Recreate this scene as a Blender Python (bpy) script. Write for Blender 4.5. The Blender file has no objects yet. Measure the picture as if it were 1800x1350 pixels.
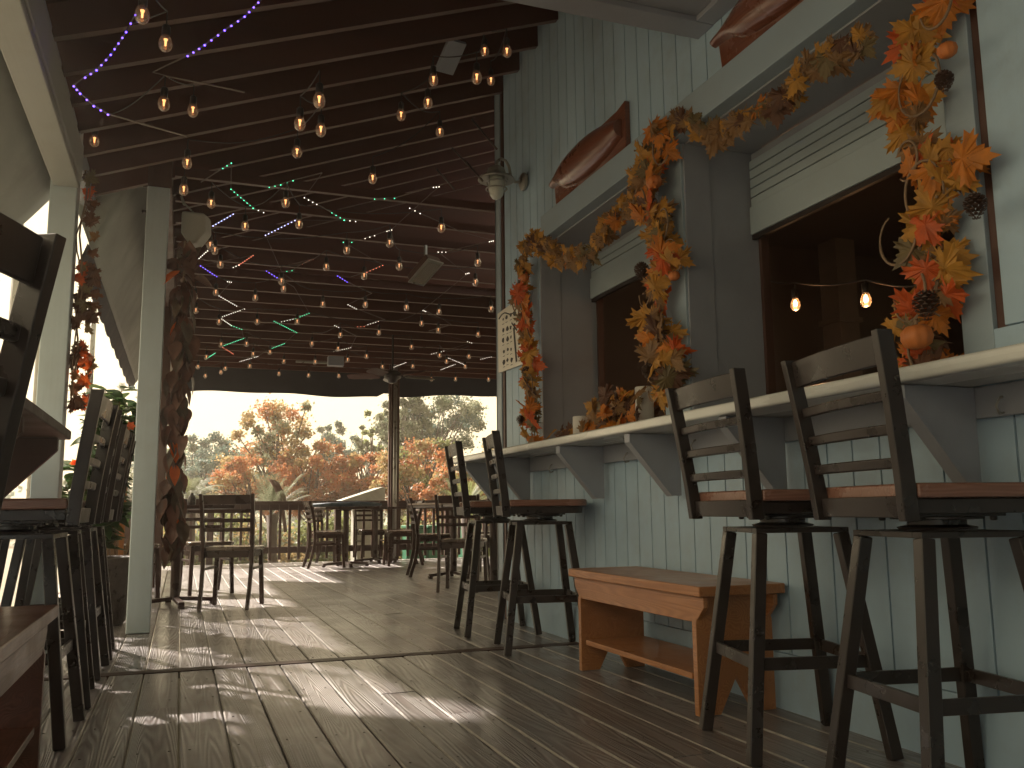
import bpy, math, random
import numpy as np
from mathutils import Vector, Matrix
rnd = random.Random(7)
R_ = math.radians
sc = bpy.context.scene
COL = sc.collection
# ------------------------------------------------------------------ camera
CH = 0.72; FPX = 1560.0
YAW, PIT, ROL = R_(20.35), R_(8.09), R_(0.6)
_f = Vector((math.sin(YAW)*math.cos(PIT), math.cos(YAW)*math.cos(PIT), math.sin(PIT)))
_r = Vector((math.cos(YAW), -math.sin(YAW), 0)); _u = _r.cross(_f)
_r2 = _r*math.cos(ROL) - _u*math.sin(ROL); _u2 = _u*math.cos(ROL) + _r*math.sin(ROL)
cd = bpy.data.cameras.new('camera'); cam = bpy.data.objects.new('camera', cd); COL.objects.link(cam)
cd.sensor_width = 36; cd.lens = FPX/1800*36; cd.clip_start = 0.05; cd.clip_end = 1500
M4 = Matrix((_r2, _u2, -_f)).transposed().to_4x4(); M4.translation = Vector((0, 0, CH)); cam.matrix_world = M4
sc.camera = cam
def P(px, py, ax, val):                      # a direction measured in the photograph -> the place where it meets a known plane
    d = _r2*(px-900) + _u2*(675-py) + _f*FPX
    o = Vector((0, 0, CH)); i = 'xyz'.index(ax); return o + d*((val-o[i])/d[i])
def PD(px, py, depth):
    d = _r2*(px-900)/FPX + _u2*(675-py)/FPX + _f
    return Vector((0, 0, CH)) + d*depth
# ------------------------------------------------------------------ light
SAZ, SEL = R_(-31), R_(38)                   # sun azimuth from +Y (towards -X), elevation
sc.view_settings.view_transform = 'Standard'; sc.view_settings.look = 'None'
sc.view_settings.exposure = 2.1; sc.view_settings.gamma = 1
w = bpy.data.worlds.new('World'); sc.world = w; w.use_nodes = True
wn = w.node_tree.nodes; wl = w.node_tree.links; bg = wn['Background']
sky = wn.new('ShaderNodeTexSky'); sky.sky_type = 'NISHITA'; sky.sun_disc = False
sky.sun_elevation = SEL; sky.sun_rotation = SAZ; sky.dust_density = 4; sky.air_density = 1.2
mx = wn.new('ShaderNodeMix'); mx.data_type = 'RGBA'; mx.inputs[0].default_value = 0.95
mx.inputs[7].default_value = (3.6, 3.05, 1.9, 1)          # bright cream autumn haze over the whole sky
wl.new(sky.outputs[0], mx.inputs[6]); wl.new(mx.outputs[2], bg.inputs[0]); bg.inputs[1].default_value = 0.088
sl = bpy.data.lights.new('sun', 'SUN'); sl.energy = 3.7; sl.angle = R_(1.4); sl.color = (1, .88, .76)
so = bpy.data.objects.new('sun', sl); COL.objects.link(so)
sdir = Vector((math.sin(SAZ)*math.cos(SEL), math.cos(SAZ)*math.cos(SEL), math.sin(SEL)))
so.rotation_euler = sdir.to_track_quat('Z', 'Y').to_euler()
# ------------------------------------------------------------------ materials
def mat(name, col, rough=.5, spec=.5, metal=0, var=0., vscale=6., bump=0., bscale=40., stretch=(1, 1, 1), attr=False,
        dirt=None, dirtamt=.3, trans=0., emit=None, estr=0., coat=0.):
    m = bpy.data.materials.new(name); m.use_nodes = True
    n = m.node_tree.nodes; l = m.node_tree.links; b = n['Principled BSDF']
    b.inputs['Base Color'].default_value = (*col, 1); b.inputs['Roughness'].default_value = rough
    b.inputs['Metallic'].default_value = metal; b.inputs['Specular IOR Level'].default_value = spec
    if coat: b.inputs['Coat Weight'].default_value = coat; b.inputs['Coat Roughness'].default_value = .15
    if emit: b.inputs['Emission Color'].default_value = (*emit, 1); b.inputs['Emission Strength'].default_value = estr
    if var or bump or dirt:
        tc = n.new('ShaderNodeTexCoord'); mp = n.new('ShaderNodeMapping'); mp.inputs['Scale'].default_value = stretch
        l.new(tc.outputs['Object'], mp.inputs[0]); vec = mp.outputs[0]
        if attr:
            at = n.new('ShaderNodeAttribute'); at.attribute_name = 'rnd'
            va = n.new('ShaderNodeVectorMath'); va.operation = 'MULTIPLY_ADD'
            l.new(at.outputs['Fac'], va.inputs[0]); va.inputs[1].default_value = (7, 31, 13); l.new(vec, va.inputs[2]); vec = va.outputs[0]
    col_out = None
    if var:
        t = n.new('ShaderNodeTexNoise'); t.inputs['Scale'].default_value = vscale; t.inputs['Detail'].default_value = 6
        l.new(vec, t.inputs[0])
        cr = n.new('ShaderNodeMapRange'); cr.inputs[1].default_value = .3; cr.inputs[2].default_value = .7
        cr.inputs[3].default_value = 1-var; cr.inputs[4].default_value = 1+var; l.new(t.outputs[0], cr.inputs[0])
        mm = n.new('ShaderNodeVectorMath'); mm.operation = 'SCALE'; mm.inputs[0].default_value = col
        l.new(cr.outputs[0], mm.inputs['Scale']); col_out = mm.outputs[0]
        r2 = n.new('ShaderNodeMapRange'); r2.inputs[1].default_value = .3; r2.inputs[2].default_value = .7
        r2.inputs[3].default_value = max(.02, rough-.12); r2.inputs[4].default_value = min(1, rough+.12)
        l.new(t.outputs[0], r2.inputs[0]); l.new(r2.outputs[0], b.inputs['Roughness'])
    if dirt:
        t2 = n.new('ShaderNodeTexNoise'); t2.inputs['Scale'].default_value = 2.3; t2.inputs['Detail'].default_value = 10; t2.inputs['Roughness'].default_value = .7
        l.new(tc.outputs['Object'], t2.inputs[0])
        c2 = n.new('ShaderNodeMapRange'); c2.inputs[1].default_value = .48; c2.inputs[2].default_value = .72; c2.inputs[4].default_value = dirtamt
        l.new(t2.outputs[0], c2.inputs[0])
        mq = n.new('ShaderNodeMix'); mq.data_type = 'RGBA'; l.new(c2.outputs[0], mq.inputs[0])
        if col_out: l.new(col_out, mq.inputs[6])
        else: mq.inputs[6].default_value = (*col, 1)
        mq.inputs[7].default_value = (*dirt, 1); col_out = mq.outputs[2]
    if col_out: l.new(col_out, b.inputs['Base Color'])
    if bump:
        t3 = n.new('ShaderNodeTexNoise'); t3.inputs['Scale'].default_value = bscale; t3.inputs['Detail'].default_value = 5
        l.new(vec, t3.inputs[0]); bp = n.new('ShaderNodeBump'); bp.inputs['Strength'].default_value = bump; bp.inputs['Distance'].default_value = .004
        l.new(t3.outputs[0], bp.inputs['Height']); l.new(bp.outputs[0], b.inputs['Normal'])
    if trans:
        tr = n.new('ShaderNodeBsdfTranslucent'); tr.inputs[0].default_value = (*[min(1, c*1.3) for c in col], 1)
        ms = n.new('ShaderNodeMixShader'); ms.inputs[0].default_value = trans
        if col_out: l.new(col_out, tr.inputs[0])
        l.new(b.outputs[0], ms.inputs[1]); l.new(tr.outputs[0], ms.inputs[2]); l.new(ms.outputs[0], n['Material Output'].inputs[0])
    return m
def wood_grain(name, c1, c2, rough, along='y', scale=1., bump=.35, ring=9., attr=True, coat=0., spec=.5, worn=None):
    m = bpy.data.materials.new(name); m.use_nodes = True
    n = m.node_tree.nodes; l = m.node_tree.links; b = n['Principled BSDF']
    tc = n.new('ShaderNodeTexCoord'); mp = n.new('ShaderNodeMapping')
    mp.inputs['Scale'].default_value = {'y': (1, .05, 1), 'x': (.075, 1, 1), 'z': (1, 1, .075)}[along]
    l.new(tc.outputs['Object'], mp.inputs[0]); vec = mp.outputs[0]
    if attr:
        at = n.new('ShaderNodeAttribute'); at.attribute_name = 'rnd'
        va = n.new('ShaderNodeVectorMath'); va.operation = 'MULTIPLY_ADD'
        l.new(at.outputs['Fac'], va.inputs[0]); va.inputs[1].default_value = (17, 31, 23); l.new(vec, va.inputs[2]); vec = va.outputs[0]
    t = n.new('ShaderNodeTexNoise'); t.inputs['Scale'].default_value = ring*scale; t.inputs['Detail'].default_value = 1.5
    t.inputs['Distortion'].default_value = .2
    l.new(vec, t.inputs[0])
    mu = n.new('ShaderNodeMath'); mu.operation = 'MULTIPLY'; mu.inputs[1].default_value = 32; l.new(t.outputs[0], mu.inputs[0])
    pp = n.new('ShaderNodeMath'); pp.operation = 'PINGPONG'; pp.inputs[1].default_value = .5; l.new(mu.outputs[0], pp.inputs[0])
    mr = n.new('ShaderNodeMapRange'); mr.inputs[2].default_value = .5; mr.interpolation_type = 'SMOOTHSTEP'; mr.inputs[3].default_value = .12; l.new(pp.outputs[0], mr.inputs[0])
    t2 = n.new('ShaderNodeTexNoise'); t2.inputs['Scale'].default_value = 90*scale; t2.inputs['Detail'].default_value = 4; l.new(vec, t2.inputs[0])
    ad = n.new('ShaderNodeMath'); ad.operation = 'MULTIPLY_ADD'; ad.inputs[1].default_value = .5; l.new(t2.outputs[0], ad.inputs[0]); l.new(mr.outputs[0], ad.inputs[2])
    mq = n.new('ShaderNodeMix'); mq.data_type = 'RGBA'; mq.inputs[6].default_value = (*c1, 1); mq.inputs[7].default_value = (*c2, 1)
    f = n.new('ShaderNodeMapRange'); f.inputs[2].default_value = 1.3; l.new(ad.outputs[0], f.inputs[0]); l.new(f.outputs[0], mq.inputs[0])
    out = mq.outputs[2]
    t4 = n.new('ShaderNodeTexNoise'); t4.inputs['Scale'].default_value = 1.7; t4.inputs['Detail'].default_value = 8; t4.inputs['Roughness'].default_value = .65
    l.new(tc.outputs['Object'], t4.inputs[0])
    r4 = n.new('ShaderNodeMapRange'); r4.inputs[1].default_value = .35; r4.inputs[2].default_value = .65
    r4.inputs[3].default_value = rough-.1; r4.inputs[4].default_value = rough+.14; l.new(t4.outputs[0], r4.inputs[0]); l.new(r4.outputs[0], b.inputs['Roughness'])
    if worn:
        r5 = n.new('ShaderNodeMapRange'); r5.inputs[1].default_value = .5; r5.inputs[2].default_value = .75; r5.inputs[4].default_value = .6; l.new(t4.outputs[0], r5.inputs[0])
        mw = n.new('ShaderNodeMix'); mw.data_type = 'RGBA'; l.new(r5.outputs[0], mw.inputs[0]); l.new(out, mw.inputs[6]); mw.inputs[7].default_value = (*worn, 1); out = mw.outputs[2]
    if attr:
        a2 = n.new('ShaderNodeMapRange'); a2.inputs[3].default_value = .75; a2.inputs[4].default_value = 1.25; l.new(at.outputs['Fac'], a2.inputs[0])
        sv = n.new('ShaderNodeVectorMath'); sv.operation = 'SCALE'; l.new(out, sv.inputs[0]); l.new(a2.outputs[0], sv.inputs['Scale']); out = sv.outputs[0]
    l.new(out, b.inputs['Base Color']); b.inputs['Specular IOR Level'].default_value = spec
    if coat: b.inputs['Coat Weight'].default_value = coat; b.inputs['Coat Roughness'].default_value = .2
    bp = n.new('ShaderNodeBump'); bp.inputs['Strength'].default_value = bump; bp.inputs['Distance'].default_value = .0035
    l.new(ad.outputs[0], bp.inputs['Height']); l.new(bp.outputs[0], b.inputs['Normal'])
    return m
M = {}
M['deck'] = wood_grain('deck_paint', (.145, .110, .106), (.265, .245, .242), .38, 'y', bump=.8, ring=7.5, spec=.6, worn=(.23, .175, .155), coat=.45)
M['edge'] = mat('worn_edge_glint', (.34, .31, .27), .5, var=.3, vscale=20)  # left chamfers only: glint of the left light painted in, over edge wear
M['wall'] = mat('grey_wall_paint', (.365, .50, .61), .55, var=.06, vscale=3, bump=.25, bscale=60, stretch=(1, 1, .08), dirt=(.27, .31, .34), dirtamt=.55)
M['trim'] = mat('grey_trim_paint', (.30, .38, .44), .5, var=.05, vscale=4, bump=.2, bscale=50, stretch=(1, .1, 1), dirt=(.25, .26, .26), dirtamt=.3)
M['bracket'] = mat('bracket_paint', (.29, .31, .35), .5, var=.06, vscale=5, bump=.15, dirt=(.2, .2, .21), dirtamt=.3)
M['counter'] = mat('counter_edge_paint', (.66, .67, .63), .28, var=.06, vscale=5, bump=.1, stretch=(1, .1, 1), dirt=(.45, .40, .33), dirtamt=.4, coat=.4)
M['white'] = mat('white_post_paint', (.50, .59, .63), .5, var=.06, vscale=4, bump=.3, bscale=40, stretch=(1, 1, .06), dirt=(.38, .40, .39), dirtamt=.35)
M['beam'] = mat('cream_beam_paint', (.36, .385, .37), .55, var=.06, vscale=4, bump=.3, bscale=40, stretch=(1, .06, 1), dirt=(.26, .24, .2), dirtamt=.3)
M['ceil'] = mat('dark_roof_boards', (.088, .030, .020), .75, var=.25, vscale=5, bump=.3, stretch=(.1, 1, 1))
M['joist'] = mat('roof_joist_underside', (.14, .085, .07), .6, var=.15, vscale=8, bump=.3, stretch=(.08, 1, 1))  # paler tone for the bottom faces of rafters and joists
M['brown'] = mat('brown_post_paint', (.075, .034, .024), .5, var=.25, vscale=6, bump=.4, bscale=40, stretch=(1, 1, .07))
M['railwood'] = mat('brown_rail_paint', (.070, .034, .025), .5, var=.25, vscale=6, bump=.4, bscale=40, stretch=(.1, 1, 1))
M['metal'] = mat('black_stool_metal', (.022, .0145, .012), .33, spec=.55, var=.2, vscale=12, bump=.05, bscale=90, dirt=(.045, .032, .026), dirtamt=.45)
M['seat'] = wood_grain('stool_seat_wood', (.19, .080, .052), (.27, .135, .095), .33, 'x', bump=.15, ring=12, attr=False, coat=.3)
M['chair'] = mat('dark_chair_wood', (.045, .020, .014), .35, var=.25, vscale=9, bump=.1, dirt=(.09, .05, .035), dirtamt=.3)
M['cseat'] = mat('chair_seat_wood', (.10, .06, .042), .22, var=.2, vscale=9, bump=.05, coat=.6)
M['bench'] = wood_grain('orange_bench_wood', (.34, .125, .036), (.47, .20, .068), .36, 'y', bump=.2, ring=10, attr=False, coat=.25, worn=(.22, .085, .03))
M['bench2'] = wood_grain('red_bench_wood', (.13, .04, .022), (.21, .075, .04), .33, 'y', bump=.2, ring=10, attr=False, coat=.25, worn=(.09, .03, .016))
M['carve'] = wood_grain('carved_wood', (.13, .042, .022), (.20, .07, .036), .3, 'y', bump=.15, ring=8, attr=False, coat=.5)
M['shutter'] = mat('grey_shutter_paint', (.38, .455, .485), .42, var=.04, vscale=4, bump=.1, dirt=(.32, .35, .34), dirtamt=.3)
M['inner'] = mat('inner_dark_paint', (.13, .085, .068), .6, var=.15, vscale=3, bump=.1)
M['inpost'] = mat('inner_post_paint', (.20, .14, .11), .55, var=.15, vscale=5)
M['awn'] = mat('grey_awning_canvas', (.36, .38, .345), .8, var=.18, vscale=3.5, bump=.3, bscale=18, stretch=(1.6, .5, .35), dirt=(.22, .22, .19), dirtamt=.5, trans=.10)
M['awnd'] = mat('dark_awning_valance', (.05, .05, .06), .8, var=.2)
M['cord'] = mat('black_cord', (.02, .012, .01), .5)
M['gcord'] = mat('grey_rope_cord', (.10, .07, .06), .5)
M['galv'] = mat('grey_lamp_metal', (.32, .31, .28), .35, metal=.5, var=.15, vscale=12)
M['frost'] = mat('frosted_lamp_glass', (.62, .64, .58), .25, coat=.4)
M['spk'] = mat('grey_speaker_plastic', (.42, .42, .38), .5, var=.05)
M['paper'] = mat('cream_board_paint', (.72, .68, .58), .5, var=.06)
M['ink'] = mat('black_ink', (.03, .025, .02), .6)
M['candle'] = mat('white_candle_wax', (.75, .72, .66), .5, trans=.2)
M['stem'] = mat('dry_vine', (.22, .14, .08), .7, var=.3, vscale=30)
M['cone'] = mat('brown_pine_cone', (.060, .028, .017), .6, var=.3, vscale=40)
M['pump'] = mat('orange_pumpkin_skin', (.52, .16, .035), .55, var=.12, vscale=20)
LC = dict(ochre=(.50, .245, .038), orange=(.60, .20, .022), red=(.60, .11, .02), brown=(.12, .050, .024), olive=(.18, .13, .055), tan=(.27, .145, .055))
for k, c in LC.items(): M['leaf_'+k] = mat('silk_leaf_'+k, c, .55, var=.25, vscale=25, trans=.3, bump=.2, bscale=60)
M['mag'] = mat('brown_leather_leaf', (.13, .055, .035), .45, var=.35, vscale=14, bump=.3, bscale=50, trans=.15)
M['mag2'] = mat('olive_leather_leaf', (.11, .075, .05), .5, var=.35, vscale=14, bump=.3, bscale=50, trans=.15)
M['mag3'] = mat('orange_leather_leaf', (.75, .16, .03), .5, var=.2, vscale=14, trans=.5)
M['green'] = mat('green_plant_leaf', (.055, .11, .035), .4, var=.4, vscale=9, trans=.4)
M['green2'] = mat('pale_plant_leaf', (.12, .17, .055), .45, var=.4, vscale=9, trans=.45)
M['flower'] = mat('orange_petal', (.85, .16, .03), .5, trans=.4)
M['wflower'] = mat('white_petal', (.8, .78, .7), .5, trans=.4)
M['pot'] = mat('dark_pot_glaze', (.055, .042, .036), .35, var=.3, vscale=20, bump=1.2, bscale=60)
M['bulbf'] = mat('bulb_filament', (1, .5, .2), .5, emit=(1, .36, .12), estr=.75)
M['bulbd'] = mat('dim_bulb_filament', (1, .5, .2), .5, emit=(1, .42, .18), estr=.34)
M['bulbhot'] = mat('pendant_filament', (1, .6, .3), .5, emit=(1, .45, .15), estr=7)
def led(name, c, s): M[name] = mat(name, c, .4, emit=c, estr=s)
led('led_violet', (.16, .08, 1), 1.6); led('led_green', (.08, .8, .38), .75); led('led_white', (1, .88, .72), .7)
led('led_bluewhite', (.5, .5, 1), 1.2); led('led_red', (1, .22, .12), .55)
g = bpy.data.materials.new('clear_bulb_glass'); g.use_nodes = True; n = g.node_tree.nodes; l = g.node_tree.links
for x in list(n):
    if x.type == 'BSDF_PRINCIPLED': n.remove(x)
t_ = n.new('ShaderNodeBsdfTransparent'); g_ = n.new('ShaderNodeBsdfGlossy'); g_.inputs['Roughness'].default_value = .08; g_.inputs[0].default_value = (.9, .85, .8, 1)
lw = n.new('ShaderNodeLayerWeight'); lw.inputs[0].default_value = .35; ms = n.new('ShaderNodeMixShader')
mr = n.new('ShaderNodeMapRange'); mr.inputs[3].default_value = .06; mr.inputs[4].default_value = .75; l.new(lw.outputs['Facing'], mr.inputs[0])
l.new(mr.outputs[0], ms.inputs[0]); l.new(t_.outputs[0], ms.inputs[1]); l.new(g_.outputs[0], ms.inputs[2]); df = n.new('ShaderNodeBsdfDiffuse'); df.inputs[0].default_value = (.75, .68, .6, 1); m2 = n.new('ShaderNodeMixShader'); m2.inputs[0].default_value = .13
l.new(ms.outputs[0], m2.inputs[1]); l.new(df.outputs[0], m2.inputs[2]); l.new(m2.outputs[0], n['Material Output'].inputs[0]); M['glass'] = g
# ------------------------------------------------------------------ mesh helpers
class MB:
    def __init__(s): s.v = []; s.f = []; s.m = []; s.r = []
    def add(s, vs, fs, mi=0, r=0.):
        b = len(s.v); s.v += [tuple(p) for p in vs]; s.f += [tuple(b+i for i in f) for f in fs]
        s.m += [mi]*len(fs) if isinstance(mi, int) else list(mi); s.r += [r]*len(fs); return s
    def box(s, x0, x1, y0, y1, z0, z1, mi=0, r=0.):
        vs = [(x, y, z) for z in (z0, z1) for y in (y0, y1) for x in (x0, x1)]
        return s.add(vs, [(0, 2, 3, 1), (4, 5, 7, 6), (0, 1, 5, 4), (2, 6, 7, 3), (0, 4, 6, 2), (1, 3, 7, 5)], mi, r)
    def bar(s, p, q, w, h, up=(0, 0, 1), mi=0, r=0.):     # rectangular bar p->q, w sideways, h along up
        p, q = Vector(p), Vector(q); d = (q-p).normalized(); u = Vector(up); sd = d.cross(u)
        if sd.length < 1e-4: sd = d.cross(Vector((1, 0, 0)))
        sd.normalize(); u = sd.cross(d).normalized(); vs = []
        for c in (p, q):
            for a, b in ((-1, -1), (1, -1), (1, 1), (-1, 1)): vs.append(c + sd*(a*w/2) + u*(b*h/2))
        return s.add(vs, [(0, 1, 2, 3), (7, 6, 5, 4), (0, 4, 5, 1), (1, 5, 6, 2), (2, 6, 7, 3), (3, 7, 4, 0)], mi, r)
    def tube(s, pts, rad, n=8, mi=0, cap=True):
        pts = [Vector(p) for p in pts]; k = len(pts); b0 = len(s.v); rr = rad if isinstance(rad, (list, tuple)) else [rad]*k; prev = None
        vs = []
        for i, p in enumerate(pts):
            d = (pts[min(i+1, k-1)]-pts[max(i-1, 0)])
            d = d.normalized() if d.length > 1e-9 else Vector((0, 0, 1))
            a = prev if prev and abs(prev.dot(d)) < .95 else (Vector((0, 0, 1)) if abs(d.z) < .9 else Vector((1, 0, 0)))
            x = (a - d*a.dot(d)).normalized(); y = d.cross(x); prev = x
            for j in range(n):
                t = 2*math.pi*j/n; vs.append(p + x*(math.cos(t)*rr[i]) + y*(math.sin(t)*rr[i]))
        fs = [(i*n+j, i*n+(j+1) % n, (i+1)*n+(j+1) % n, (i+1)*n+j) for i in range(k-1) for j in range(n)]
        if cap: fs += [tuple(range(n))[::-1], tuple((k-1)*n+j for j in range(n))]
        return s.add(vs, fs, mi)
    def lathe(s, prof, c=(0, 0, 0), n=16, mi=0, rot=None, rib=0, ribn=8):
        c = Vector(c); vs = []
        for (r, z) in prof:
            for j in range(n):
                t = 2*math.pi*j/n; k = 1 - rib*(.5+.5*math.cos(ribn*t))
                v = Vector((r*k*math.cos(t), r*k*math.sin(t), z)); v = rot @ v if rot else v; vs.append(c+v)
        K = len(prof); fs = [(i*n+j, i*n+(j+1) % n, (i+1)*n+(j+1) % n, (i+1)*n+j) for i in range(K-1) for j in range(n)]
        if prof[0][0] > 1e-5: fs.append(tuple(range(n))[::-1])
        if prof[-1][0] > 1e-5: fs.append(tuple((K-1)*n+j for j in range(n)))
        return s.add(vs, fs, mi)
    def prism(s, poly, ax, a, b, mi=0, r=0.):             # polygon in the two other axes, extruded a..b along ax
        i = 'xyz'.index(ax); o = [k for k in range(3) if k != i]; vs = []
        for e in (a, b):
            for p in poly:
                v = [0, 0, 0]; v[i] = e; v[o[0]] = p[0]; v[o[1]] = p[1]; vs.append(v)
        n = len(poly); fs = [tuple(range(n))[::-1], tuple(range(n, 2*n))] + [(j, (j+1) % n, n+(j+1) % n, n+j) for j in range(n)]
        return s.add(vs, fs, mi, r)
    def build(s, name, mats, parent=None, smooth=False, bevel=0, attr=False):
        me = bpy.data.meshes.new(name); me.from_pydata(s.v, [], s.f)
        for m in (mats if isinstance(mats, (list, tuple)) else [mats]): me.materials.append(M[m] if isinstance(m, str) else m)
        if any(s.m): me.polygons.foreach_set('material_index', s.m)
        if smooth: me.polygons.foreach_set('use_smooth', [True]*len(s.f))
        if attr:
            at = me.attributes.new('rnd', 'FLOAT', 'FACE'); at.data.foreach_set('value', s.r)
        me.update()
        import bmesh as _b
        if len(s.f) < 60000:
            bm = _b.new(); bm.from_mesh(me); _b.ops.recalc_face_normals(bm, faces=bm.faces); bm.to_mesh(me); bm.free()
        o = bpy.data.objects.new(name, me); COL.objects.link(o)
        if parent: o.parent = parent
        if bevel:
            bv = o.modifiers.new('bevel', 'BEVEL'); bv.width = bevel; bv.segments = 2; bv.limit_method = 'ANGLE'; bv.angle_limit = R_(40)
            for p in me.polygons: p.use_smooth = True
            try: bv.harden_normals = True
            except Exception: pass
        return o
def tag(o, label=None, cat=None, group=None, kind=None):
    if label: o['label'] = label
    if cat: o['category'] = cat
    if group: o['group'] = group
    if kind: o['kind'] = kind
    return o
def empty(name, loc, rz=0., label=None, cat=None, group=None):
    o = bpy.data.objects.new(name, None); COL.objects.link(o); o.location = loc; o.rotation_euler = (0, 0, rz); o.empty_display_size = .1
    return tag(o, label, cat, group)
def copy_tree(o, parent=None):
    c = o.copy(); COL.objects.link(c)
    if parent: c.parent = parent
    for ch in list(o.children): copy_tree(ch, c)
    return c
BASE = ('leg', 'top_frame', 'foot_rail')
def put(proto, used, loc, rz, label, group, swivel=0.):
    o = proto if not used else copy_tree(proto)
    o.location = loc; o.rotation_euler = (0, 0, rz); o['label'] = label
    if group: o['group'] = group
    for c in o.children:
        if swivel and c.name.split('.')[0] not in BASE: c.rotation_euler = (0, 0, swivel)
    return o
W = 2.067; YC = 5.84                        # bar wall plane and its far corner
# ------------------------------------------------------------------ ground and deck
gm = mat('park_ground', (.17, .15, .10), .9, var=.3, vscale=.6, dirt=(.22, .18, .11), dirtamt=.6)
tag(MB().box(-120, 120, -120, 120, -1.2, -1.1).build('ground', gm), kind='structure')
YE = 13.45
d = MB(); pitch = .15; k0 = int((-1.2-.021)/pitch); y_near, y_j0, y_j1 = -6.0, 4.5, 4.585
for k in range(-8, 56):
    x0 = .021+k*pitch; x1 = x0+pitch
    segs = []
    if x0 < 2.3: segs.append((y_near, y_j0))
    segs.append((y_j1, YE))
    for (a, b) in segs:
        cuts = [a]; 
        while True:
            nx = cuts[-1] + rnd.uniform(1.7, 4.2)
            if nx > b-.8: break
            cuts.append(nx)
        cuts.append(b)
        for i in range(len(cuts)-1):
            g0 = .0035 if i else 0.002; ya, yb = cuts[i]+g0/2, cuts[i+1]-.0015
            gp = .0045; e = .0045; L, Rr = x0+gp/2+rnd.uniform(-.0012, .0012), x1-gp/2+rnd.uniform(-.0012, .0012); dz = rnd.uniform(-.0012, .0012)
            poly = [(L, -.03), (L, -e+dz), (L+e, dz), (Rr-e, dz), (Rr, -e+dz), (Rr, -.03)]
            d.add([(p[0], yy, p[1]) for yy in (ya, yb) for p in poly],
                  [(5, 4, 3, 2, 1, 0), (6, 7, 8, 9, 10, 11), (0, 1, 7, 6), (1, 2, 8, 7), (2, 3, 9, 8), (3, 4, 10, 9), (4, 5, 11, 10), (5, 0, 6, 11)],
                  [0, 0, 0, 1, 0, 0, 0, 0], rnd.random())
d.box(-1.2, 8.4, y_j0+.003, y_j1-.003, -.03, .003, 2, .35)
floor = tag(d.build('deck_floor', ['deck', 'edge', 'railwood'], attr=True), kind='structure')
s = MB(); rs = random.Random(9)
for k in range(-5, 20):
    for iy in range(0, 17):
        for e_ in (.03, .12):
            if rs.random() < .8:
                s.lathe([(.0001, .0022), (.0038, .0020), (.0042, .0008)], (.021+k*.15+e_+rs.uniform(-.006, .006), .6+iy*.406+rs.uniform(-.008, .008), 0), 7)
tag(s.build('deck_screws', mat('rusty_screw', (.035, .02, .014), .5, metal=.4)), kind='structure')
# ------------------------------------------------------------------ bar building
bb = empty('bar_building', (W, 2.5, 0), 0, 'grey panelled bar building with two deep serving windows under a long header board', 'building')
def bpart(mb, name, m, parent=bb, **k):
    o = mb.build(name, m, parent, **k)
    if parent is bb: o.location = (-W, -2.5, 0)
    return o
W1 = (3.52, 5.03); W2 = (1.86, 3.32); ZS, ZH = 1.085, 2.36
Y0 = -6.0
rects = [(Y0, YC-.14, .2, ZS), (Y0, YC-.14, ZH, 4.4), (W1[1], YC-.14, ZS, ZH)]
b = MB()
for (ya, yb, za, zb) in rects:
    k = math.floor((ya-3.097)/.1235)
    while 3.097+k*.1235 < yb:
        p, q = max(ya, 3.097+k*.1235+.0035), min(yb, 3.097+(k+1)*.1235-.0035)
        if q-p > .01: b.box(W, W+.018, p, q, za, zb)
        k += 1
b.box(W+.014, W+.4, W1[1], YC-.01, 0, 4.4)                 # solid wall behind the boards
b.box(W+.014, W+.4, Y0, W1[1], 0, ZS-.02); b.box(W+.014, W+.4, Y0, W1[1], ZH, 4.4)
b.box(W+.012, W+.4, W2[1], W1[0], ZS-.02, ZH); b.box(W+.012, W+.4, Y0, W2[0], ZS-.02, ZH)
b.box(W+.4, 9, YC-.2, YC-.012, 0, 4.4)                     # return wall round the corner
bpart(b, 'wall', 'wall')
b = MB().box(W-.008, W+.012, Y0, YC-.14, 0, .198)
bpart(b, 'baseboard', 'wall', bevel=.002)
b = MB().box(W-.014, W+.012, YC-.095, YC+.012, 0, 4.4).box(W-.014, W+.10, YC-.01, YC+.014, 0, 4.398)
bpart(b, 'corner_trim', 'trim', bevel=.003)
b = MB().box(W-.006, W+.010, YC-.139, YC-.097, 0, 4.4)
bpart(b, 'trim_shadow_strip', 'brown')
b = MB().box(W-.062, W+.012, 1.0, 4.87, ZH-.002, 2.505)
bpart(b, 'header', 'trim', bevel=.004)
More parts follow.
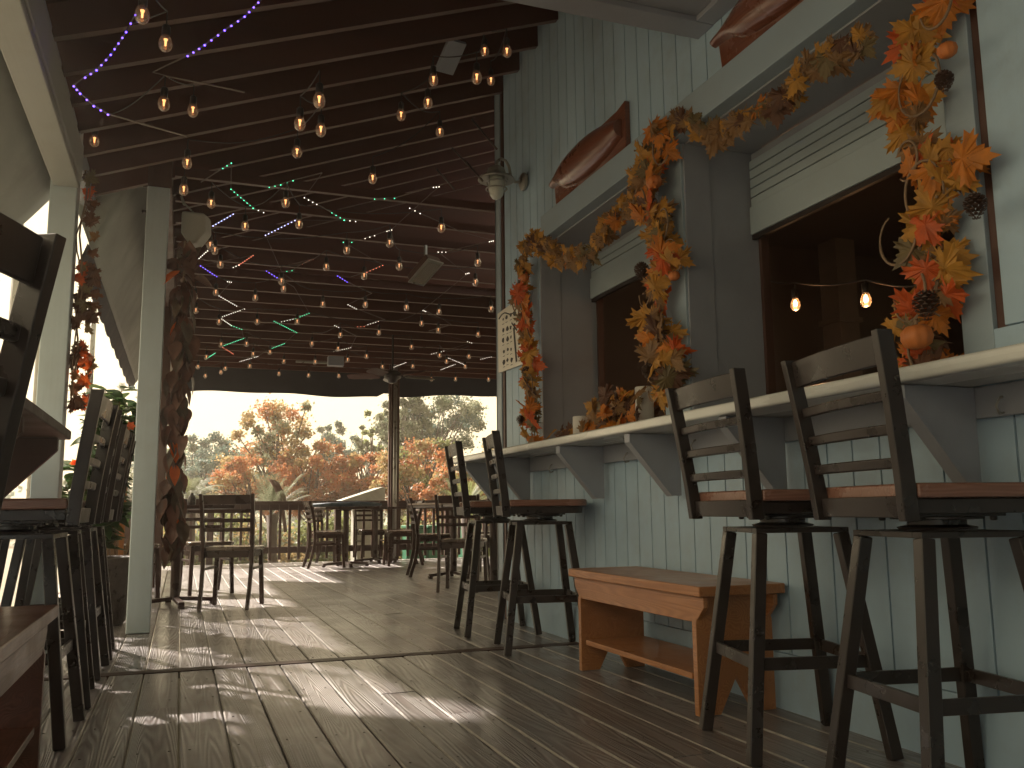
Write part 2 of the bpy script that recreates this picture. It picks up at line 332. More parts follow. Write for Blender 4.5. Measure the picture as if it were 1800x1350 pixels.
# casings by the window and plywood panel on the near wall
b = MB().box(W-.02, W+.010, 1.762, W2[0]+.004, ZS+.001, ZH-.004)
bpart(b, 'window_trim', 'trim', bevel=.003)
b = MB().box(W-.016, W+.010, W2[1]-.004, W1[0]+.004, ZS+.001, ZH-.004)
bpart(b, 'window_trim', 'trim', bevel=.003)
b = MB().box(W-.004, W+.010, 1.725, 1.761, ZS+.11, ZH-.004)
bpart(b, 'shadow_gap_strip', 'brown')  # dark strip painting the shadow in the gap between casing and panel
b = MB().box(W-.022, W+.010, Y0, 1.724, ZS+.11, ZH+.4).box(W-.018, W+.010, Y0, 1.764, ZS+.001, ZS+.108)
bpart(b, 'wall_panel', 'wall', bevel=.003)
for (a, c) in (W1, W2):
    fr = MB()
    fr.box(W-.004, W+.13, c-.014, c+.002, ZS, ZH-.004).box(W+.132, W+.4, c-.008, c+.001, ZS, ZH-.004)
    fr.box(W+.005, W+.4, a-.001, a+.01, ZS, ZH-.004).box(W+.005, W+.4, a+.011, c-.016, ZH-.012, ZH-.003)
    wf = bpart(fr, 'window_frame', 'bracket', bevel=.002)
    zb = 1.955 if a < 3 else 2.05
    s = MB(); z = zb+.135
    s.box(W+.33, W+.365, a+.012, c-.02, zb, zb+.13)
    while z < ZH-.05:
        s.box(W+.340, W+.352, a+.012, c-.02, z, z+.0385); z += .0445
    s.box(W+.3525, W+.356, a+.012, c-.02, zb+.13, ZH-.016, 1)
    so_ = bpart(s, 'roll_shutter', ['shutter', 'bracket'], bevel=.002)
    bpart(MB().box(W+.338, W+.358, a+.012, c-.02, zb-.022, zb-.001), 'bottom_seal', 'cord')
    bpart(MB().box(W+.30, W+.41, a+.011, a+.04, ZS+.002, ZH-.02), 'shutter_rail', 'brown')
    bpart(MB().box(W+.37, W+.41, c-.04, c-.021, ZS+.002, ZH-.02), 'shutter_rail', 'brown')
# room inside
b = MB().box(W+.42, W+4.2, -1.5, YC-.22, 2.75, 2.8).box(W+.42, W+4.2, -1.5, YC-.22, -.02, .02)
b.box(W+4.2, W+4.3, 3.9, YC-.22, 0, 2.75).box(W+4.2, W+4.3, -1.5, 2.6, 0, 2.75).box(W+4.2, W+4.3, 2.6, 3.9, 2.0, 2.75).box(W+4.2, W+4.3, 2.6, 3.9, 0, 1.0).box(W+.42, W+4.3, -1.6, -1.5, 0, 2.8)
for i in range(60):
    z = .2+i*.14
    if z < 2.7: b.box(W+4.19, W+4.2, 3.9, YC-.22, z, z+.12)
b.box(W+.41, W+4.3, YC-.24, YC-.21, 0, 2.8)
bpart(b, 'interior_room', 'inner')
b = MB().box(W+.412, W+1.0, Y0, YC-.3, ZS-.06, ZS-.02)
bpart(b, 'interior_counter', 'inpost')
pc = P(1478, 600, 'x', W+2.6)
b = MB().box(W+2.52, W+2.7, pc.y-.1, pc.y+.1, 0.02, 2.75).box(W+2.50, W+2.72, pc.y-.12, pc.y+.12, 2.1, 2.14)
bpart(b, 'interior_column', 'inpost', bevel=.004)
pd0 = P(1372, 600, 'x', W+4.0); pd1 = P(1455, 600, 'x', W+4.0)
b = MB().box(W+3.96, W+4.02, pd1.y, pd0.y, .02, 2.28)
for j in range(4):
    ya = pd1.y + (pd0.y-pd1.y)*(j+.08)/4; yb = pd1.y + (pd0.y-pd1.y)*(j+.92)/4; b.box(W+3.94, W+3.962, ya, yb, .1, 2.2)
dr = bpart(b, 'interior_door', 'inpost', bevel=.003)
bpart(MB().box(W+3.92, W+4.03, pd1.y-.07, pd1.y-.001, 0.02, 2.35).box(W+3.92, W+4.03, pd0.y+.001, pd0.y+.07, 0.02, 2.35).box(W+3.92, W+4.03, pd1.y-.07, pd0.y+.07, 2.285, 2.352), 'door_frame', 'brown')
sh = MB()
for z in (1.32, 1.62, 1.9): sh.box(W+3.7, W+4.19, 2.4, 3.0, z, z+.03)
bpart(sh, 'interior_shelf', 'brown')
tag(MB().box(-1.05, -.955, -6.1, -3.2, -.03, 2.84).build('side_light_blocker', 'wall'), 'added grey wall blocking light from the left behind the viewer', 'wall')  # unseen wall, added to cut light through the near left opening
tag(MB().box(-.95, W-.002, -6.12, -6.0, -.03, 2.84).build('end_light_blocker', 'wall'), 'added grey wall blocking light from behind the viewer', 'wall')  # unseen wall, added to cut sky light from behind the camera
s = MB(); ya, yb = P(1135, 600, 'x', W+1.8).y, P(1068, 600, 'x', W+1.8).y
for i in range(20): s.box(W+1.79, W+1.80, ya, yb, 1.2+i*.075, 1.2+i*.075+.012)
bpart(s, 'ceiling_reflection_lines', 'spk')  # pale slats standing for deck ceiling lines mirrored inside, not a blind
bpart(MB().box(W+1.801, W+1.86, ya-.08, yb+.08, .02, 2.75), 'interior_partition', 'brown')
bl_m = [mat('shelf_glass_brown', (.12, .05, .02), .2), mat('shelf_glass_clear', (.4, .38, .32), .15), mat('shelf_glass_green', (.03, .08, .03), .2)]
btl = ['brown bottle on the lower back shelf inside the bar', 'clear bottle on the back shelves inside the bar', 'green bottle on the back shelves inside the bar']
for i in range(12):
    zz_ = 1.352 if i % 2 else 1.652
    o = MB().lathe([(.001, 0), (.035, .0), (.037, .02), (.037, .14), (.014, .19), (.014, .25), (.001, .25)], (0, 0, 0), 12).build('bottle', bl_m[i % 3], smooth=True)
    o.location = (W+3.9, 2.45+.045*i, zz_)
    tag(o, '%s bottle standing on the %s back shelf in the bar room' % (('brown', 'clear', 'green')[i % 3], 'lower' if i % 2 else 'upper'), 'bottle', '%s bottles on the %s back shelf' % (('brown', 'clear', 'green')[i % 3], 'lower' if i % 2 else 'upper'))
# soffit of the lower porch roof
tag(MB().box(-.95, W-.002, -6, 3.13, 2.80, 2.84).box(-.95, W-.002, 3.03, 3.152, 2.772, 2.799).box(W-.09, W-.002, -6, 3.028, 2.774, 2.798).box(-.95, W-.003, 3.132, 3.152, 2.80, 3.9).build('porch_soffit', 'bracket', bevel=.003),
    'flat grey soffit of the porch above the near serving window', 'soffit')
# ------------------------------------------------------------------ roof
def zs(x): return 2.735+.365*(x+.634)
rf = empty('sloped_porch_roof', (0, 5, 2.7), 0, 'dark sloping porch roof with bare rafters rising towards the bar wall', 'roof')
s = MB(); XR = 3.4
for (xl, ya, yb) in ((-.75, 3.1, 6.12), (-.28, 6.121, 8.3)):
    s.add([(xl, ya, zs(xl)+.16), (XR, ya, zs(XR)+.16), (XR, yb, zs(XR)+.16), (xl, yb, zs(xl)+.16),
       (xl, ya, zs(xl)+.19), (XR, ya, zs(XR)+.19), (XR, yb, zs(XR)+.19), (xl, yb, zs(xl)+.19)],
      [(0, 1, 2, 3), (7, 6, 5, 4), (0, 4, 5, 1), (1, 5, 6, 2), (2, 6, 7, 3), (3, 7, 4, 0)])
s.add([(-.13, 8.3, 2.95), (XR, 8.3, 2.95), (XR, 8.3, zs(XR)+.18), (-.13, 8.3, zs(-.13)+.18), (-.13, 8.35, 2.95), (XR, 8.35, 2.95), (XR, 8.35, zs(XR)+.18), (-.13, 8.35, zs(-.13)+.18)],
      [(0, 1, 2, 3), (7, 6, 5, 4), (0, 4, 5, 1), (1, 5, 6, 2), (2, 6, 7, 3), (3, 7, 4, 0)])
o = s.build('roof_deck', 'ceil', rf); o.location = (0, -5, -2.7)
for i in range(15):
    y = 3.36+i*.336
    xl = -.74 if y < 6.12 else -.27
    r = MB().bar((xl, y, zs(xl)+.078), (XR, y, zs(XR)+.078), .04, .15, mi=[0, 0, 1, 0, 0, 0])
    o = r.build('rafter', ['ceil', 'joist'], rf); o.location = (0, -5, -2.7)
ZF = 2.88
rows = [P(333, y, 'z', ZF).y for y in (313, 357, 403, 433, 463, 490, 513, 537, 557, 573, 590, 608, 627, 643)]
ff = empty('flat_deck_roof', (4, 9, 2.7), 0, 'low dark flat roof on joists over the far dining deck', 'roof')
s = MB().box(-.3, 9, 8.36, 14.15, 3.03, 3.07).box(XR+.01, 9, YC, 8.355, 3.03, 3.07); o = s.build('roof_deck', 'ceil', ff); o.location = (-4, -9, -2.7)
ys = [rows[0]+ (rows[-1]-rows[0])*i/16 for i in range(17)]
for i, y in enumerate(ys):
    r = MB().box(-.12 if y > 5.9 else -.12, 9, y-.019, y+.019, ZF, (3.027 if y > 8.36 else 2.94), mi=[1, 0, 0, 0, 0, 0])
    o = r.build('joist', ['ceil', 'joist'], ff); o.location = (-4, -9, -2.7)
o = MB().box(-.285, -.14, 5.99, 14.1, 2.83, 3.08).build('edge_beam', 'brown', ff, bevel=.004); o.location = (-4, -9, -2.7)
o = MB().box(-.13, 9, 13.98, 14.1, 2.80, 3.02).build('end_beam', 'brown', ff, bevel=.004); o.location = (-4, -9, -2.7)
# rolled dark canvas valance on the far edge
v = MB(); N = 90; pts = []
for i in range(N+1):
    x = -.13 + 9.0*i/N; sag = .03*math.sin(x*1.6+.6)+.012*math.sin(x*5.1)
    if abs(x-3.0) < .12: sag += .06
    zb = 2.50 + .018*(x-.0) + sag*.9
    pts.append((x, zb))
for i in range(N):
    (xa, za), (xb, zb) = pts[i], pts[i+1]
    for (y0_, y1_) in ((13.90, 13.94),):
        v.add([(xa, y0_, za), (xb, y0_, zb), (xb, y0_, 2.98), (xa, y0_, 2.98), (xa, y1_, za), (xb, y1_, zb), (xb, y1_, 2.98), (xa, y1_, 2.98)],
              [(0, 1, 2, 3), (7, 6, 5, 4), (0, 4, 5, 1), (2, 6, 7, 3)])
tag(v.build('canvas_valance', 'awnd'), 'dark rolled canvas valance hanging along the far roof edge', 'valance')
# ------------------------------------------------------------------ posts, beam, awning on the left
tag(MB().box(-.286, -.150, 5.985, 6.115, 0.002, 2.828).build('porch_post', 'white', bevel=.006), 'white square post standing on the deck left of the dining chairs', 'post', 'posts of the porch')
tag(MB().box(-.715, -.585, 5.045, 5.175, .002, 2.88).build('porch_post', 'white', bevel=.006), 'white square post at the end of the left counter, vine beside it', 'post', 'posts of the porch')
tag(MB().box(-.71, -.565, -6, 5.043, 2.475, 2.66).box(-.70, -.575, -6, 5.04, 2.44, 2.474).build('porch_beam', 'beam', bevel=.006), 'cream painted beam running along the left edge above the counter', 'beam')
tag(MB().box(-.66, -.60, -6, 6.12, 2.662, 2.80).box(-.80, -.661, -6, 6.12, 2.70, 2.80).build('eave_board', 'bracket', bevel=.004), 'grey eave board lying over the cream beam', 'board')
A = P(262, 270, 'y', 6.13); Bq = P(95, 256, 'y', 6.13); D = P(157, 430, 'y', 6.13)
aw = empty('canvas_awning', (D.x, 6.13, D.z), 0, 'weathered grey canvas awning sloping down outside between the two white posts', 'awning')
off = Vector((-D.x, -6.13, -D.z))
s = MB(); NY, NX = 24, 14
yC = 12.6
vs = []; 
for i in range(NY+1):
    for j in range(NX+1):
        t = j/NX; y = 6.13+(yC-6.13)*i/NY
        p = A.lerp(D, t); vs.append((p.x-.02*math.sin(t*3.1)+0, y, p.z-.02*math.sin(t*3.14)+.004*math.sin(i*1.7)*t))
s.add(vs, [(i*(NX+1)+j, i*(NX+1)+j+1, (i+1)*(NX+1)+j+1, (i+1)*(NX+1)+j) for i in range(NY) for j in range(NX)])
vs = []; 
for i in range(NX+1):
    for j in range(9):
        t = i/NX; top = A.lerp(Bq, j/8); bot = A.lerp(D, t) if j == 0 else None
        p = top.lerp(D, t*.999); vs.append((p.x, 6.128+.004*math.sin(j*1.9+t*3), p.z))
s.add(vs, [(i*9+j, i*9+j+1, (i+1)*9+j+1, (i+1)*9+j) for i in range(NX) for j in range(8)])
o = s.build('canvas', 'awn', aw, smooth=True); o.location = off
sm = o.modifiers.new('thick', 'SOLIDIFY'); sm.thickness = .004
s = MB(); n_ = 120
for i in range(n_):
    ya = 6.13+(yC-6.13)*i/n_; yb = 6.13+(yC-6.13)*(i+1)/n_
    fa = .11+.035*abs(math.sin(ya*5)); fb = .11+.035*abs(math.sin(yb*5))
    s.add([(D.x, ya, D.z+.01), (D.x, yb, D.z+.01), (D.x-.05, yb, D.z-fb), (D.x-.05, ya, D.z-fa), (D.x-.01, ya, D.z+.01), (D.x-.01, yb, D.z+.01), (D.x-.06, yb, D.z-fb), (D.x-.06, ya, D.z-fa)], [(0, 1, 2, 3), (7, 6, 5, 4), (3, 2, 6, 7)])
o = s.build('valance', 'awnd', aw); o.location = off
s = MB()
for t in (.08, .22, .36, .62): 
    p = A.lerp(Vector((A.x, A.y, D.z)), t); s.box(p.x-.025, p.x+.012, 6.10, 6.124, p.z-.008, p.z+.008)
o = s.build('clip', 'cord', aw); o.location = off
e = empty('canvas_awning', (-.8, 2.5, 2.76), 0, 'grey canvas awning sloping out from the eave outside the left counter', 'awning')
s = MB()
for (ya, yb, mi) in ((4.1, 6.05, 0),):
    vs = []
    for i in range(13):
        for j in range(7):
            t = j/6; y = ya+(yb-ya)*i/12; vs.append((-.42*t, y-2.5, -.50*t-.02*math.sin(t*3.14)+.004*math.sin(i*2.1)*t))
    s.add(vs, [(i*7+j, i*7+j+1, (i+1)*7+j+1, (i+1)*7+j) for i in range(12) for j in range(6)])
o = s.build('canvas', 'awn', e, smooth=True); sm = o.modifiers.new('thick', 'SOLIDIFY'); sm.thickness = .004
MB().tube([(-.425, 1.55, -.51), (-.425, 3.56, -.51)], .016, 8).build('edge_bar', 'galv', e, smooth=True)
# outer thin posts and gutter seen against the sky
for (px, y, lab) in ((20, 7.2, 'thin blue grey pole outside seen through the near stool back'), (70, 9.0, 'thin blue grey pole outside close beside the near white post'), (162, 9.4, 'slim pale pole outside the vine below the awning')):
    p = P(px, 600, 'y', y); tag(MB().tube([(p.x, y, -1.1), (p.x, y, 2.9)], .028, 10).build('steel_pole', 'galv', smooth=True), lab, 'pole', 'steel poles outside the porch')
# ------------------------------------------------------------------ left counter with picket rail
lc = empty('picket_counter', (-.6, 2, 0), 0, 'narrow dark counter on a white picket rail along the left side', 'counter')
def lpart(mb, name, m, **k): o = mb.build(name, m, lc, **k); o.location = (.6, -2, 0); return o
lpart(MB().box(-.86, -.465, -6, 4.32, 1.045, 1.085), 'counter_top', M['counter'] and 'railwood', bevel=.006)
for y in (.6, 2.1, 3.3, 4.2):
    lpart(MB().prism([(-.5, 1.043), (-.5, .99), (-.76, .72), (-.80, .72), (-.80, 1.043)], 'y', y-.02, y+.02), 'bracket', 'railwood', bevel=.003)
lpart(MB().box(-.90, -.82, -6, 5.04, .95, 1.03).box(-.90, -.82, -6, 5.04, .09, .15), 'picket_rail', 'white', bevel=.003)
s = MB(); y = -5.9
while y < 5.0: s.box(-.882, -.846, y, y+.036, .151, .949); y += .098
lpart(s, 'pickets', 'white')
lpart(MB().box(-.90, -.79, 4.33, 4.43, 0.003, 1.04).box(-.90, -.79, 2.3, 2.4, 0.003, .94), 'post', 'white', bevel=.004)
# rail beyond the near post, left edge of the dining deck
def railing(name, x0, y0, x1, y1, m, label, zt=.885, posts=()):
    L = math.hypot(x1-x0, y1-y0); a = math.atan2(y1-y0, x1-x0); e = empty(name, (x0, y0, 0), a, label, 'railing')
    MB().box(0, L, -.065, .065, zt-.04, zt).box(0, L, -.02, .02, zt-.13, zt-.041).build('top_rail', m, e, bevel=.004)
    MB().box(0, L, -.02, .02, .14, .23).build('bottom_rail', m, e, bevel=.004)
    s = MB(); t = .05
    while t < L-.03: s.box(t, t+.036, -.058, -.021, .05, zt-.05); t += .135
    s.build('balusters', m, e)
    for p in posts: MB().box(p-.045, p+.045, .022, .11, .002, zt-.045).build('rail_post', m, e, bevel=.004)
    return e
railing('deck_railing', -.2, 13.4, 8.8, 13.4, 'railwood', 'brown railing with square balusters across the far edge of the deck', posts=(.6, 2.4, 4.1, 5.9, 7.7))
railing('deck_railing', -.62, 7.3, -.62, 13.3, 'railwood', 'brown railing running back along the left side behind the planter', posts=(.2, 2.4, 4.8))
tag(MB().box(2.91, 3.07, 13.22, 13.29, .002, 3.02).box(2.93, 3.05, 13.17, 13.218, .002, 3.02).build('roof_post', 'brown', bevel=.006), 'dark brown post rising from the far railing to the roof', 'post')
tag(MB().tube([(2.985, 13.14, .0), (2.985, 13.14, 1.0), (2.985, 13.14, 2.95)], .03, 12).build('drain_pipe', 'galv', smooth=True), 'thin pipe running up the face of the brown roof post', 'pipe')
tag(MB().box(-.26, -.16, 9.6, 9.7, .002, 2.83).build('roof_post', 'brown', bevel=.006), 'brown post behind the hanging leaf garland on the left', 'post')
# ------------------------------------------------------------------ bar counter
XF = 1.765; ct = empty('bar_counter', (1.9, 3, 0), 0, 'long pale bar counter on grey triangular brackets along the serving windows', 'counter')
def cpart(mb, name, m, **k): o = mb.build(name, m, ct, **k); o.location = (-1.9, -3, 0); return o
cpart(MB().box(XF, W-.024, Y0, 5.98, 1.043, 1.084).box(W-.0235, W+.42, W2[0]+.015, W2[1]-.017, 1.043, 1.0835).box(W-.0235, W+.42, W1[0]+.013, W1[1]-.017, 1.043, 1.0835), 'counter_top', 'counter', bevel=.010)
cpart(MB().box(W-.030, W-.009, Y0, YC, .955, 1.041), 'cleat', 'bracket', bevel=.003)
for y in (5.75, 5.2, 4.16, 3.405, 2.68, 1.85, .95):
    x1 = W-.031
    cpart(MB().prism([(XF+.03, 1.041), (XF+.03, 1.005), (x1-.045, .775), (x1, .775), (x1, 1.041)], 'y', y-.02, y+.02).prism([(XF+.03, 1.006), (XF+.028, 1.04), (XF+.022, 1.04), (XF+.022, 1.004), (x1-.05, .772), (x1-.04, .776)], 'y', y-.024, y+.024), 'bracket', 'bracket', bevel=.002)
hk = empty('coat_hook', (0, 0, 0), 0, 'h', 'hook')
MB().tube([(0, 0, 0), (-.035, 0, -.012), (-.05, 0, -.035), (-.04, 0, -.055), (-.02, 0, -.05)], .0035, 6).build('hook_wire', 'galv', hk, smooth=True)
MB().box(-.004, .002, -.012, .012, -.03, .02).build('plate', 'galv', hk, bevel=.001)
for i, (px, py, lab) in enumerate(((1112, 800, 'small metal coat hook below the counter beside the third bracket'), (978, 820, 'small metal coat hook below the counter above the far bench end'),
                      (1232, 778, 'small metal coat hook behind the second stool back'), (1775, 705, 'small metal coat hook below the counter at the right edge'))):
    q = P(px, py, 'x', W-.004); put(hk, i, (W-.004, q.y, q.z+.02), 0, lab, 'coat hooks under the counter')
# ------------------------------------------------------------------ bar stool
def make_stool():
    e = empty('bar_stool', (0, 0, 0), 0, 's', 'bar stool')           # faces +x
    zt = .655; tp = .128; ft = .21
    for (a, c) in ((1, 1), (1, -1), (-1, 1), (-1, -1)):
        MB().bar((a*ft, c*ft, 0.002), (a*tp, c*tp, zt-.012), .037, .037, up=(1, 0, 0)).build('leg', 'metal', e, bevel=.004)
    s = MB(); t2 = tp+.018
    s.box(-t2, t2, -t2, -t2+.036, zt-.011, zt+.004).box(-t2, t2, t2-.036, t2, zt-.011, zt+.004).box(-t2, -t2+.036, -t2+.037, t2-.037, zt-.011, zt+.004).box(t2-.036, t2, -t2+.037, t2-.037, zt-.011, zt+.004)
    s.build('top_frame', 'metal', e, bevel=.002)
    s = MB(); k = ft-(ft-tp)*.27/.65
    for a in (1, -1):
        s.bar((-k, a*k, .27), (k, a*k, .27), .012, .036); s.bar((a*k, -k, .27), (a*k, k, .27), .012, .036)
    s.build('foot_rail', 'metal', e, bevel=.002)
    s = MB().lathe([(.09, zt+.005), (.095, zt+.012), (.07, zt+.018), (.07, zt+.03), (.11, zt+.032), (.11, zt+.038)], n=24)
    s.box(-.12, .12, -.10, .10, zt+.039, zt+.046)
    for sx in (-1, 1):
        for sy in (-1, 1): s.lathe([(.006, zt+.028), (.009, zt+.031), (.009, zt+.0385)], (sx*.1, sy*.08, 0), 8)
    s.build('swivel_plate', 'metal', e, bevel=.001)
    # seat pan and wooden seat, rounded front
    def outline(w0, x0, x1, rr):
        pts = [(x0, -w0), (x0, w0)]
        for i in range(7):
            t = math.pi/2*i/6; pts.append((x1-rr+rr*math.sin(t), w0-rr+rr*math.cos(t)))
        for i in range(7):
            t = math.pi/2*i/6; pts.append((x1-rr+rr*math.cos(t), -w0+rr-rr*math.sin(t)))
        return pts
    s = MB().prism(outline(.195, -.185, .20, .06), 'z', zt+.047, zt+.082); s.build('seat_pan', 'metal', e, bevel=.003)
    s = MB().prism(outline(.21, -.19, .225, .07), 'z', zt+.083, zt+.118); s.build('seat', 'seat', e, bevel=.007)
    # back: two raked uprights, curved slats
    def bx(z): return -.205 - .045*max(0, (z-.70))/.42 - .012*(max(0, (z-.70))/.42)**2
    def hw(z): return .178+.030*max(0, (z-.70))/.42
    for c in (1, -1):
        zz = [.685, .80, .92, 1.02, 1.125]
        s = MB()
        vs = []
        for z in zz:
            for (dx, dy) in ((-.02, -.013), (.02, -.013), (.02, .013), (-.02, .013)): vs.append((bx(z)+dx, c*(hw(z)+.013)+dy, z))
        fs = [(0, 3, 2, 1), (16, 17, 18, 19)] + [(i*4+j, i*4+(j+1) % 4, (i+1)*4+(j+1) % 4, (i+1)*4+j) for i in range(4) for j in range(4)]
        s.add(vs, fs); s.build('back_post', 'metal', e, bevel=.003)
    def slat(z, h, th=.012, bow=.013):
        n = 10; vs = []
        for i in range(n+1):
            w_ = hw(z); y = -w_+2*w_*i/n; cx = -bow*(1-(y/w_)**2)
            for (dx, dz) in ((-th/2, -h/2), (th/2, -h/2), (th/2, h/2), (-th/2, h/2)): vs.append((bx(z+dz)+cx+dx+.002, y, z+dz))
        fs = [(0, 3, 2, 1), (n*4, n*4+1, n*4+2, n*4+3)] + [(i*4+j, i*4+(j+1) % 4, (i+1)*4+(j+1) % 4, (i+1)*4+j) for i in range(n) for j in range(4)]
        return MB().add(vs, fs)
    slat(1.082, .072).build('top_slat', 'metal', e, bevel=.004)
    for z in (.975, .897, .819): slat(z, .026, .016).build('slat', 'metal', e, bevel=.005)
    slat(.718, .05, .012, .012).build('rear_apron', 'metal', e, bevel=.003)
    return e
stool = make_stool()
def centre(pts): return sum((p.x for p in pts))/len(pts), sum((p.y for p in pts))/len(pts)
SG = 'bar stools along the counters'
put(stool, False, (1.80, 1.765, 0), R_(-10), 'nearest black bar stool with reddish wood seat at the right edge', SG)
put(stool, True, (1.795, 2.38, 0), R_(-14), 'black bar stool standing in front of the near end of the orange bench', SG, R_(9))
put(stool, True, (1.80, 4.45, 0), R_(-12), 'black bar stool beyond the far end of the orange bench', SG)
put(stool, True, (1.80, 5.17, 0), R_(-8), 'farthest black bar stool at the corner of the bar wall', SG)
for y, rz, lab in ((3.40, 178, 'black stool at left counter just beyond the red bench'), (3.99, 183, 'second black stool beyond the red bench at the left counter'),
                   (4.62, 179, 'black stool at left counter third beyond the red bench'), (5.16, 182, 'farthest black stool of the left row, by the planter')):
    put(stool, True, (-.525, y, 0), R_(rz), lab, SG)
q = P(90, 425, 'z', 1.115)
put(stool, True, (q.x-.335, q.y-.085, 0), R_(155), 'closest black stool back filling the left edge of the view', SG)
# ------------------------------------------------------------------ benches
def make_bench(loc, rz, L, label, mt, group='low wooden benches', h=.45):
    e = empty('wooden_bench', loc, rz, label, 'bench', group)        # long along y
    wd = .36; MB().box(-wd/2, wd/2, -L/2, L/2, h-.036, h).build('top', mt, e, bevel=.005)
    for sgn in (-1, 1):
        x = sgn*(wd/2-.035); a, b_ = L/2-.015, L/2-.07
        MB().prism([(-a, h-.038), (a, h-.038), (a-.0, h-.075), (b_, h-.13), (-b_, h-.13), (-a, h-.075)], 'x', x-.010*1, x+.010).build('apron', mt, e, bevel=.003)
        for s2 in (-1, 1): pass
    for sgn in (-1, 1):
        y = sgn*(L/2-.075)
        MB().prism([(-wd/2+.046, h-.037), (-wd/2+.02, h-.131), (-wd/2+.02, .003), (-.07, .003), (0, .13), (.07, .003), (wd/2-.02, .003), (wd/2-.02, h-.131), (wd/2-.046, h-.037)], 'y', y-.014, y+.014).build('end_panel', mt, e, bevel=.003)
    MB().box(-wd/2+.03, wd/2-.03, -L/2+.115, L/2-.115, .12, .142).build('shelf', mt, e, bevel=.003)
    return e
make_bench((1.873, 3.285, 0), R_(0), 1.12, 'orange wooden bench with a lower shelf standing against the bar wall', 'bench')
make_bench((-.505, 2.32, 0), R_(0), 1.3, 'dark red wooden bench at the lower left corner', 'bench2', h=.46)
# ------------------------------------------------------------------ dining chairs and tables
def make_chair():
    e = empty('dining_chair', (0, 0, 0), 0, 'c', 'chair')            # faces +x
    for c in (1, -1):
        MB().bar((.19, c*.185, 0.002), (.17, c*.17, .428), .032, .036, up=(1, 0, 0)).build('front_leg', 'chair', e, bevel=.004)
        zz = [(0.002, -.27), (.15, -.225), (.30, -.195), (.45, -.19), (.60, -.205), (.74, -.235), (.865, -.275)]; vs = []
        for (z, x) in zz:
            y = c*(.175+.02*z)
            for (dx, dy) in ((-.018, -.013), (.018, -.013), (.018, .013), (-.018, .013)): vs.append((x+dx, y+dy, z))
        K = len(zz); fs = [(0, 3, 2, 1), tuple((K-1)*4+j for j in range(4))] + [(i*4+j, i*4+(j+1) % 4, (i+1)*4+(j+1) % 4, (i+1)*4+j) for i in range(K-1) for j in range(4)]
        MB().add(vs, fs).build('rear_leg', 'chair', e, bevel=.004)
    def bx(z): return np.interp(z, [.45, .6, .74, .865], [-.19, -.205, -.235, -.275])
    def slat(z, h):
        n = 8; vs = []
        for i in range(n+1):
            y = -.175+.35*i/n; cx = -.025*(1-(y/.175)**2)
            for (dx, dz) in ((-.007, -h/2), (.007, -h/2), (.007, h/2), (-.007, h/2)): vs.append((bx(z+dz)+cx+dx, y, z+dz))
        return MB().add(vs, [(0, 3, 2, 1), (n*4, n*4+1, n*4+2, n*4+3)] + [(i*4+j, i*4+(j+1) % 4, (i+1)*4+(j+1) % 4, (i+1)*4+j) for i in range(n) for j in range(4)])
    slat(.822, .07).build('top_slat', 'chair', e, bevel=.003)
    for z in (.735, .665, .595): slat(z, .03).build('slat', 'chair', e, bevel=.003)
    pts = [(-.185, -.17), (-.185, .17)] + [(.205-.08+.08*math.sin(t), .205-.08+.08*math.cos(t)) for t in [math.pi/2*i/5 for i in range(6)]] + [(.205-.08+.08*math.cos(t), -.205+.08-.08*math.sin(t)) for t in [math.pi/2*i/5 for i in range(6)]]
    MB().prism(pts, 'z', .435, .465).build('seat', 'cseat', e, bevel=.007)
    s = MB().box(-.165, .165, .155, .175, .385, .433).box(-.165, .165, -.175, -.155, .385, .433).box(.15, .17, -.154, .154, .385, .433).box(-.175, -.155, -.154, .154, .385, .433)
    s.build('seat_rail', 'chair', e, bevel=.002)
    MB().bar((-.20, .178, .30), (.175, .178, .30), .014, .02).bar((-.20, -.178, .30), (.175, -.178, .30), .014, .02).build('side_stretcher', 'chair', e, bevel=.002)
    return e
chair = make_chair(); used = False
def place(x, y, h, lab, grp='dining chairs on the far deck'):
    global used
    put(chair, used, (x, y, 0.0), R_(h), lab, grp); used = True
CG = 'dining chairs on the far deck'
place(.40, 7.36, 73, 'dark ladder back chair with its back turned, right beside the white post')
place(.24, 8.72, -78, 'dark chair facing this way behind the one beside the white post')
place(-.40, 8.35, 20, 'dark chair on the left side of the left table, behind the post')
place(1.82, 12.0, 3, 'dark chair tucked in at the left side of the middle table')
place(1.98, 12.9, -35, 'dark chair behind the left side of the middle table near the railing')
place(2.80, 11.95, 178, 'dark chair on the right side of the middle table, facing left')
place(3.05, 12.75, 165, 'dark chair behind the right side of the middle table')
place(2.62, 13.02, -88, 'dark chair against the railing behind the middle table')
place(2.68, 9.85, -8, 'dark chair at the left side of the right hand far table')
place(2.45, 7.95, 62, 'dark chair with its back turned close to the far bar stool')
place(3.15, 9.15, 100, 'dark chair beyond the far bar stool at the right hand table')
place(3.5, 10.4, 190, 'dark chair on the far right of the right hand table')
def make_table():
    e = empty('pedestal_table', (0, 0, 0), 0, 't', 'table')
    MB().box(-.36, .36, -.36, .36, .755, .785).build('tabletop', 'chair', e, bevel=.006)
    MB().box(-.06, .06, -.06, .06, .735, .754).tube([(0, 0, .05), (0, 0, .735)], .038, 14).build('pedestal', 'chair', e, bevel=.002)
    s = MB()
    for a in range(4):
        c, si = math.cos(a*math.pi/2), math.sin(a*math.pi/2)
        s.bar((.03*c, .03*si, .055), (.30*c, .30*si, .035), .045, .03).box(.29*c-.022, .29*c+.022, .29*si-.022, .29*si+.022, .002, .03)
    s.build('cross_base', 'chair', e, bevel=.005)
    return e
tb = make_table(); TG = 'square tables on the far deck'
